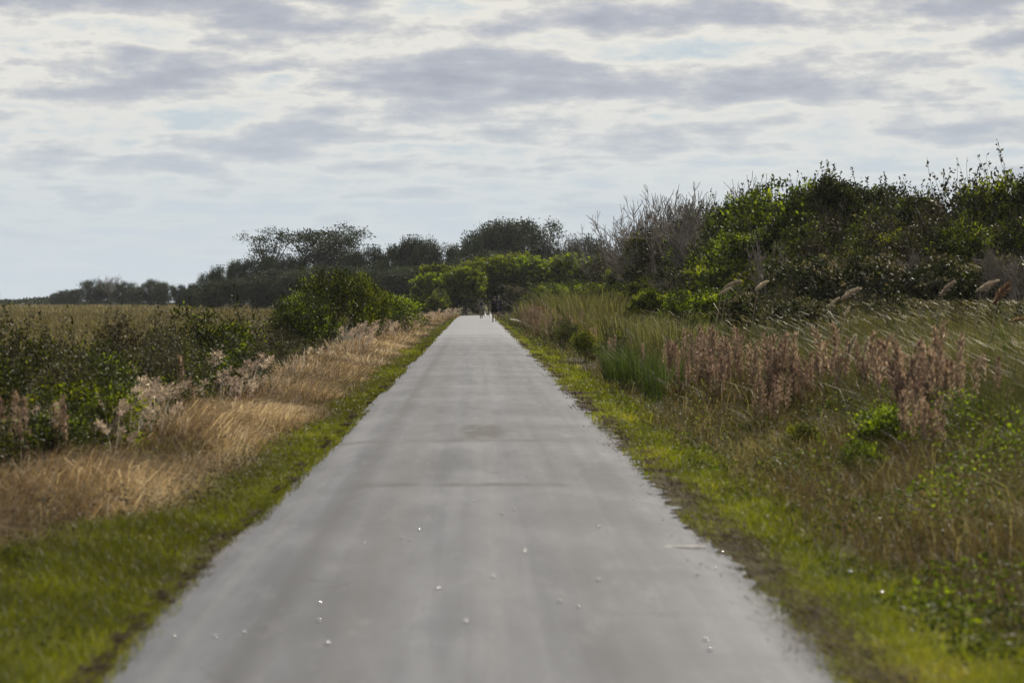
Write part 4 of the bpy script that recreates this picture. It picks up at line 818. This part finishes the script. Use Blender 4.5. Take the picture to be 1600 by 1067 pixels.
def person(px, d, H, label, pose, top, bottom, hair, pants='shorts', pack=None, z=.05):
    r = empty('person', (X(px, d), d, z)); tag(r, label, 'person', 'people walking away along the road')
    k = H/1.75; V = []; E = []; RD = []
    def vtx(p, rr, link=None):
        V.append(tuple(c*k for c in p)); RD.append(tuple(q*k*1.12 for q in rr) if isinstance(rr, tuple) else rr*k*(1.12 if rr > .02 else 1))
        if link is not None: E.append((link, len(V)-1))
        return len(V)-1
    pel = vtx((0, 0, .95), (.145, .105)); waist = vtx((0, .01, 1.10), (.125, .095), pel); chest = vtx((0, .02, 1.30), (.155, .11), waist); nk0 = vtx((0, .02, 1.44), (.085, .07), chest)
    neck = vtx((0, .035, 1.52), .052, nk0); h1 = vtx((0, .05, 1.60), (.07, .085), neck); vtx((0, .05, 1.70), (.068, .085), h1)
    nose = vtx((0, .135, 1.62), .014, h1)
    joints = {}
    for s, arm, leg in ((-1, pose['la'], pose['ll']), (1, pose['ra'], pose['rl'])):
        sh = vtx((s*.165, .02, 1.405), .058, chest); el = vtx(arm[0], .042, sh); wr = vtx(arm[1], .028, el)
        a = np.array(arm[0]); b = np.array(arm[1]); dr = (b-a)/np.linalg.norm(b-a); pal = vtx(tuple(b+dr*.055), (.036, .02), wr)
        for f, (oy, L) in enumerate(((-.03, .065), (-.01, .075), (.01, .07), (.03, .055))):
            k1 = vtx(tuple(b+dr*(.09)+np.array([0, oy, 0])), .009, pal); vtx(tuple(b+dr*(.09+L)+np.array([-s*.018, oy, 0])), .008, k1)
        th = vtx(tuple(b+dr*.04+np.array([0, .045, 0])), .010, pal); vtx(tuple(b+dr*.08+np.array([0, .06, 0])), .009, th)
        hp = vtx((s*.095, 0, .86), .088, pel); kn = vtx(leg[0], .056, hp); cf = np.array(leg[0])*.6+np.array(leg[1])*.4
        c2 = vtx(tuple(cf+np.array([0, -.015, 0])), .052, kn); an = vtx(leg[1], .034, c2); vtx(leg[2], .034, an)
        joints[s] = (sh, el, wr, hp, kn, an)
    skinned('body', V, E, RD, SKIN, r)
    P = lambda i: V[i]
    # top: torso and sleeves
    lo = pose.get('hem', .86)*k; tv = [P(pel), P(waist), P(chest), P(nk0), (0, 0, lo)]; te = [(0, 1), (1, 2), (2, 3), (0, 4)]; tr = [(.185*k, .14*k), (.165*k, .13*k), (.19*k, .14*k), (.09*k, .08*k), (.19*k, .145*k)]
    for s in (-1, 1):
        sh, el, wr, *_ = joints[s]; tv.append(P(sh)); te.append((2, len(tv)-1)); tr.append(.07*k)
        e = np.array(P(sh))*.4+np.array(P(el))*.6; tv.append(tuple(e)); te.append((len(tv)-2, len(tv)-1)); tr.append(.056*k)
    skinned('shirt', tv, te, tr, top, r)
    bv = [P(pel)]; be = []; br = [(.155*k, .12*k)]
    for s in (-1, 1):
        _, _, _, hp, kn, an = joints[s]; bv.append(P(hp)); be.append((0, len(bv)-1)); br.append(.105*k)
        if pants == 'shorts': e = np.array(P(hp))*.35+np.array(P(kn))*.65; bv.append(tuple(e)); be.append((len(bv)-2, len(bv)-1)); br.append(.088*k)
        else:
            bv.append(P(kn)); be.append((len(bv)-2, len(bv)-1)); br.append(.074*k); e = np.array(P(kn))*.12+np.array(P(an))*.88; bv.append(tuple(e)); be.append((len(bv)-2, len(bv)-1)); br.append(.058*k)
    skinned(pants, bv, be, br, bottom, r)
    skinned('hair', [(0, .03*k, 1.60*k), (0, .035*k, 1.68*k), (0, .06*k, 1.72*k)], [(0, 1), (1, 2)], [(.072*k, .07*k), (.08*k, .092*k), (.06*k, .07*k)], hair, r)
    sm = cloth('shoe', g(.03, .03, .03) if pack != 'l' else g(.4, .38, .36))
    for s, leg in ((-1, pose['ll']), (1, pose['rl'])):
        a = np.array(leg[1])*k; t_ = np.array(leg[2])*k; skinned('shoe', [tuple(a+(a-t_)*.15+np.array([0, 0, -.02])), tuple((a+t_)/2+np.array([0, 0, -.03])), tuple(t_)], [(0, 1), (1, 2)], [.045*k, .05*k, .04*k], sm, r)
    if pack: skinned('backpack', [(0, -.13*k, 1.12*k), (0, -.14*k, 1.25*k), (0, -.13*k, 1.38*k)], [(0, 1), (1, 2)], [(.13*k, .08*k), (.14*k, .09*k), (.12*k, .07*k)], pack if not isinstance(pack, str) else top, r)
    return r
poseA = dict(hem=.76, la=((-.27, -.02, 1.13), (-.27, .06, .90)), ra=((.25, .02, 1.15), (.24, .12, .95)), ll=((-.10, .06, .50), (-.10, .03, .09), (-.10, .17, .035)), rl=((.10, .06, .48), (.10, -.20, .17), (.10, -.15, .05)))
poseB = dict(la=((-.25, 0, 1.14), (-.24, .08, .92)), ra=((.28, -.02, 1.14), (.20, .14, 1.0)), ll=((-.09, .12, .49), (-.09, .14, .09), (-.09, .27, .04)), rl=((.10, .0, .49), (.10, -.14, .12), (.10, -.02, .035)))
poseC = dict(la=((-.29, -.03, 1.15), (-.33, .02, .92)), ra=((.27, .0, 1.15), (.29, .06, .92)), ll=((-.09, .04, .50), (-.07, -.03, .09), (-.07, .10, .035)), rl=((.09, .10, .50), (.07, .10, .09), (.07, .22, .035)))
BLK = cloth('black_cloth', g(.008, .008, .011)); 
person(772.5, 190, 1.72, 'person all in black in the middle, nearest the camera, one foot lifted', poseA, BLK, cloth('black_shorts', g(.008, .008, .01)), plain_mat('dark_hair', g(.01, .008, .007), .5), 'shorts', BLK)
person(779.5, 203, 1.78, 'person in a dark shirt and navy shorts at the right, partly hidden', poseB, cloth('dark_shirt', g(.02, .022, .03)), cloth('navy_shorts', g(.01, .014, .05)), plain_mat('grey_hair', g(.2, .17, .14), .5), 'shorts')
person(752, 228, 1.60, 'person on the left with a dark vest pack, grey sleeves and light trousers', poseC, cloth('grey_shirt', g(.12, .115, .11)), cloth('light_trousers', g(.14, .125, .10)), plain_mat('brown_hair', g(.03, .02, .015), .5), 'trousers', cloth('dark_pack', g(.014, .013, .013)))

# ------------------------------------------------------------------ haze
def haze(density=.00006):
    x0, x1, y0, y1, z0, z1 = -1550, 1550, -160, 1550, -1.45, 22
    v = [(x, y, z) for z in (z0, z1) for x, y in ((x0, y0), (x1, y0), (x1, y1), (x0, y1))]
    me = bpy.data.meshes.new('haze'); me.from_pydata(v, [], [(0, 3, 2, 1), (4, 5, 6, 7), (0, 1, 5, 4), (1, 2, 6, 5), (2, 3, 7, 6), (3, 0, 4, 7)])
    m = bpy.data.materials.new('haze'); m.use_nodes = True; t = NT(m.node_tree)
    p = t.n('ShaderNodeVolumePrincipled'); p.inputs['Color'].default_value = (.82, .88, .95, 1); p.inputs['Density'].default_value = density; p.inputs['Anisotropy'].default_value = .3
    o = t.n('ShaderNodeOutputMaterial'); t.l(p.outputs[0], o.inputs['Volume']); me.materials.append(m)
    tag(mobj('haze', me), 'thin pale air haze over the marsh', 'haze', kind='stuff')
haze()
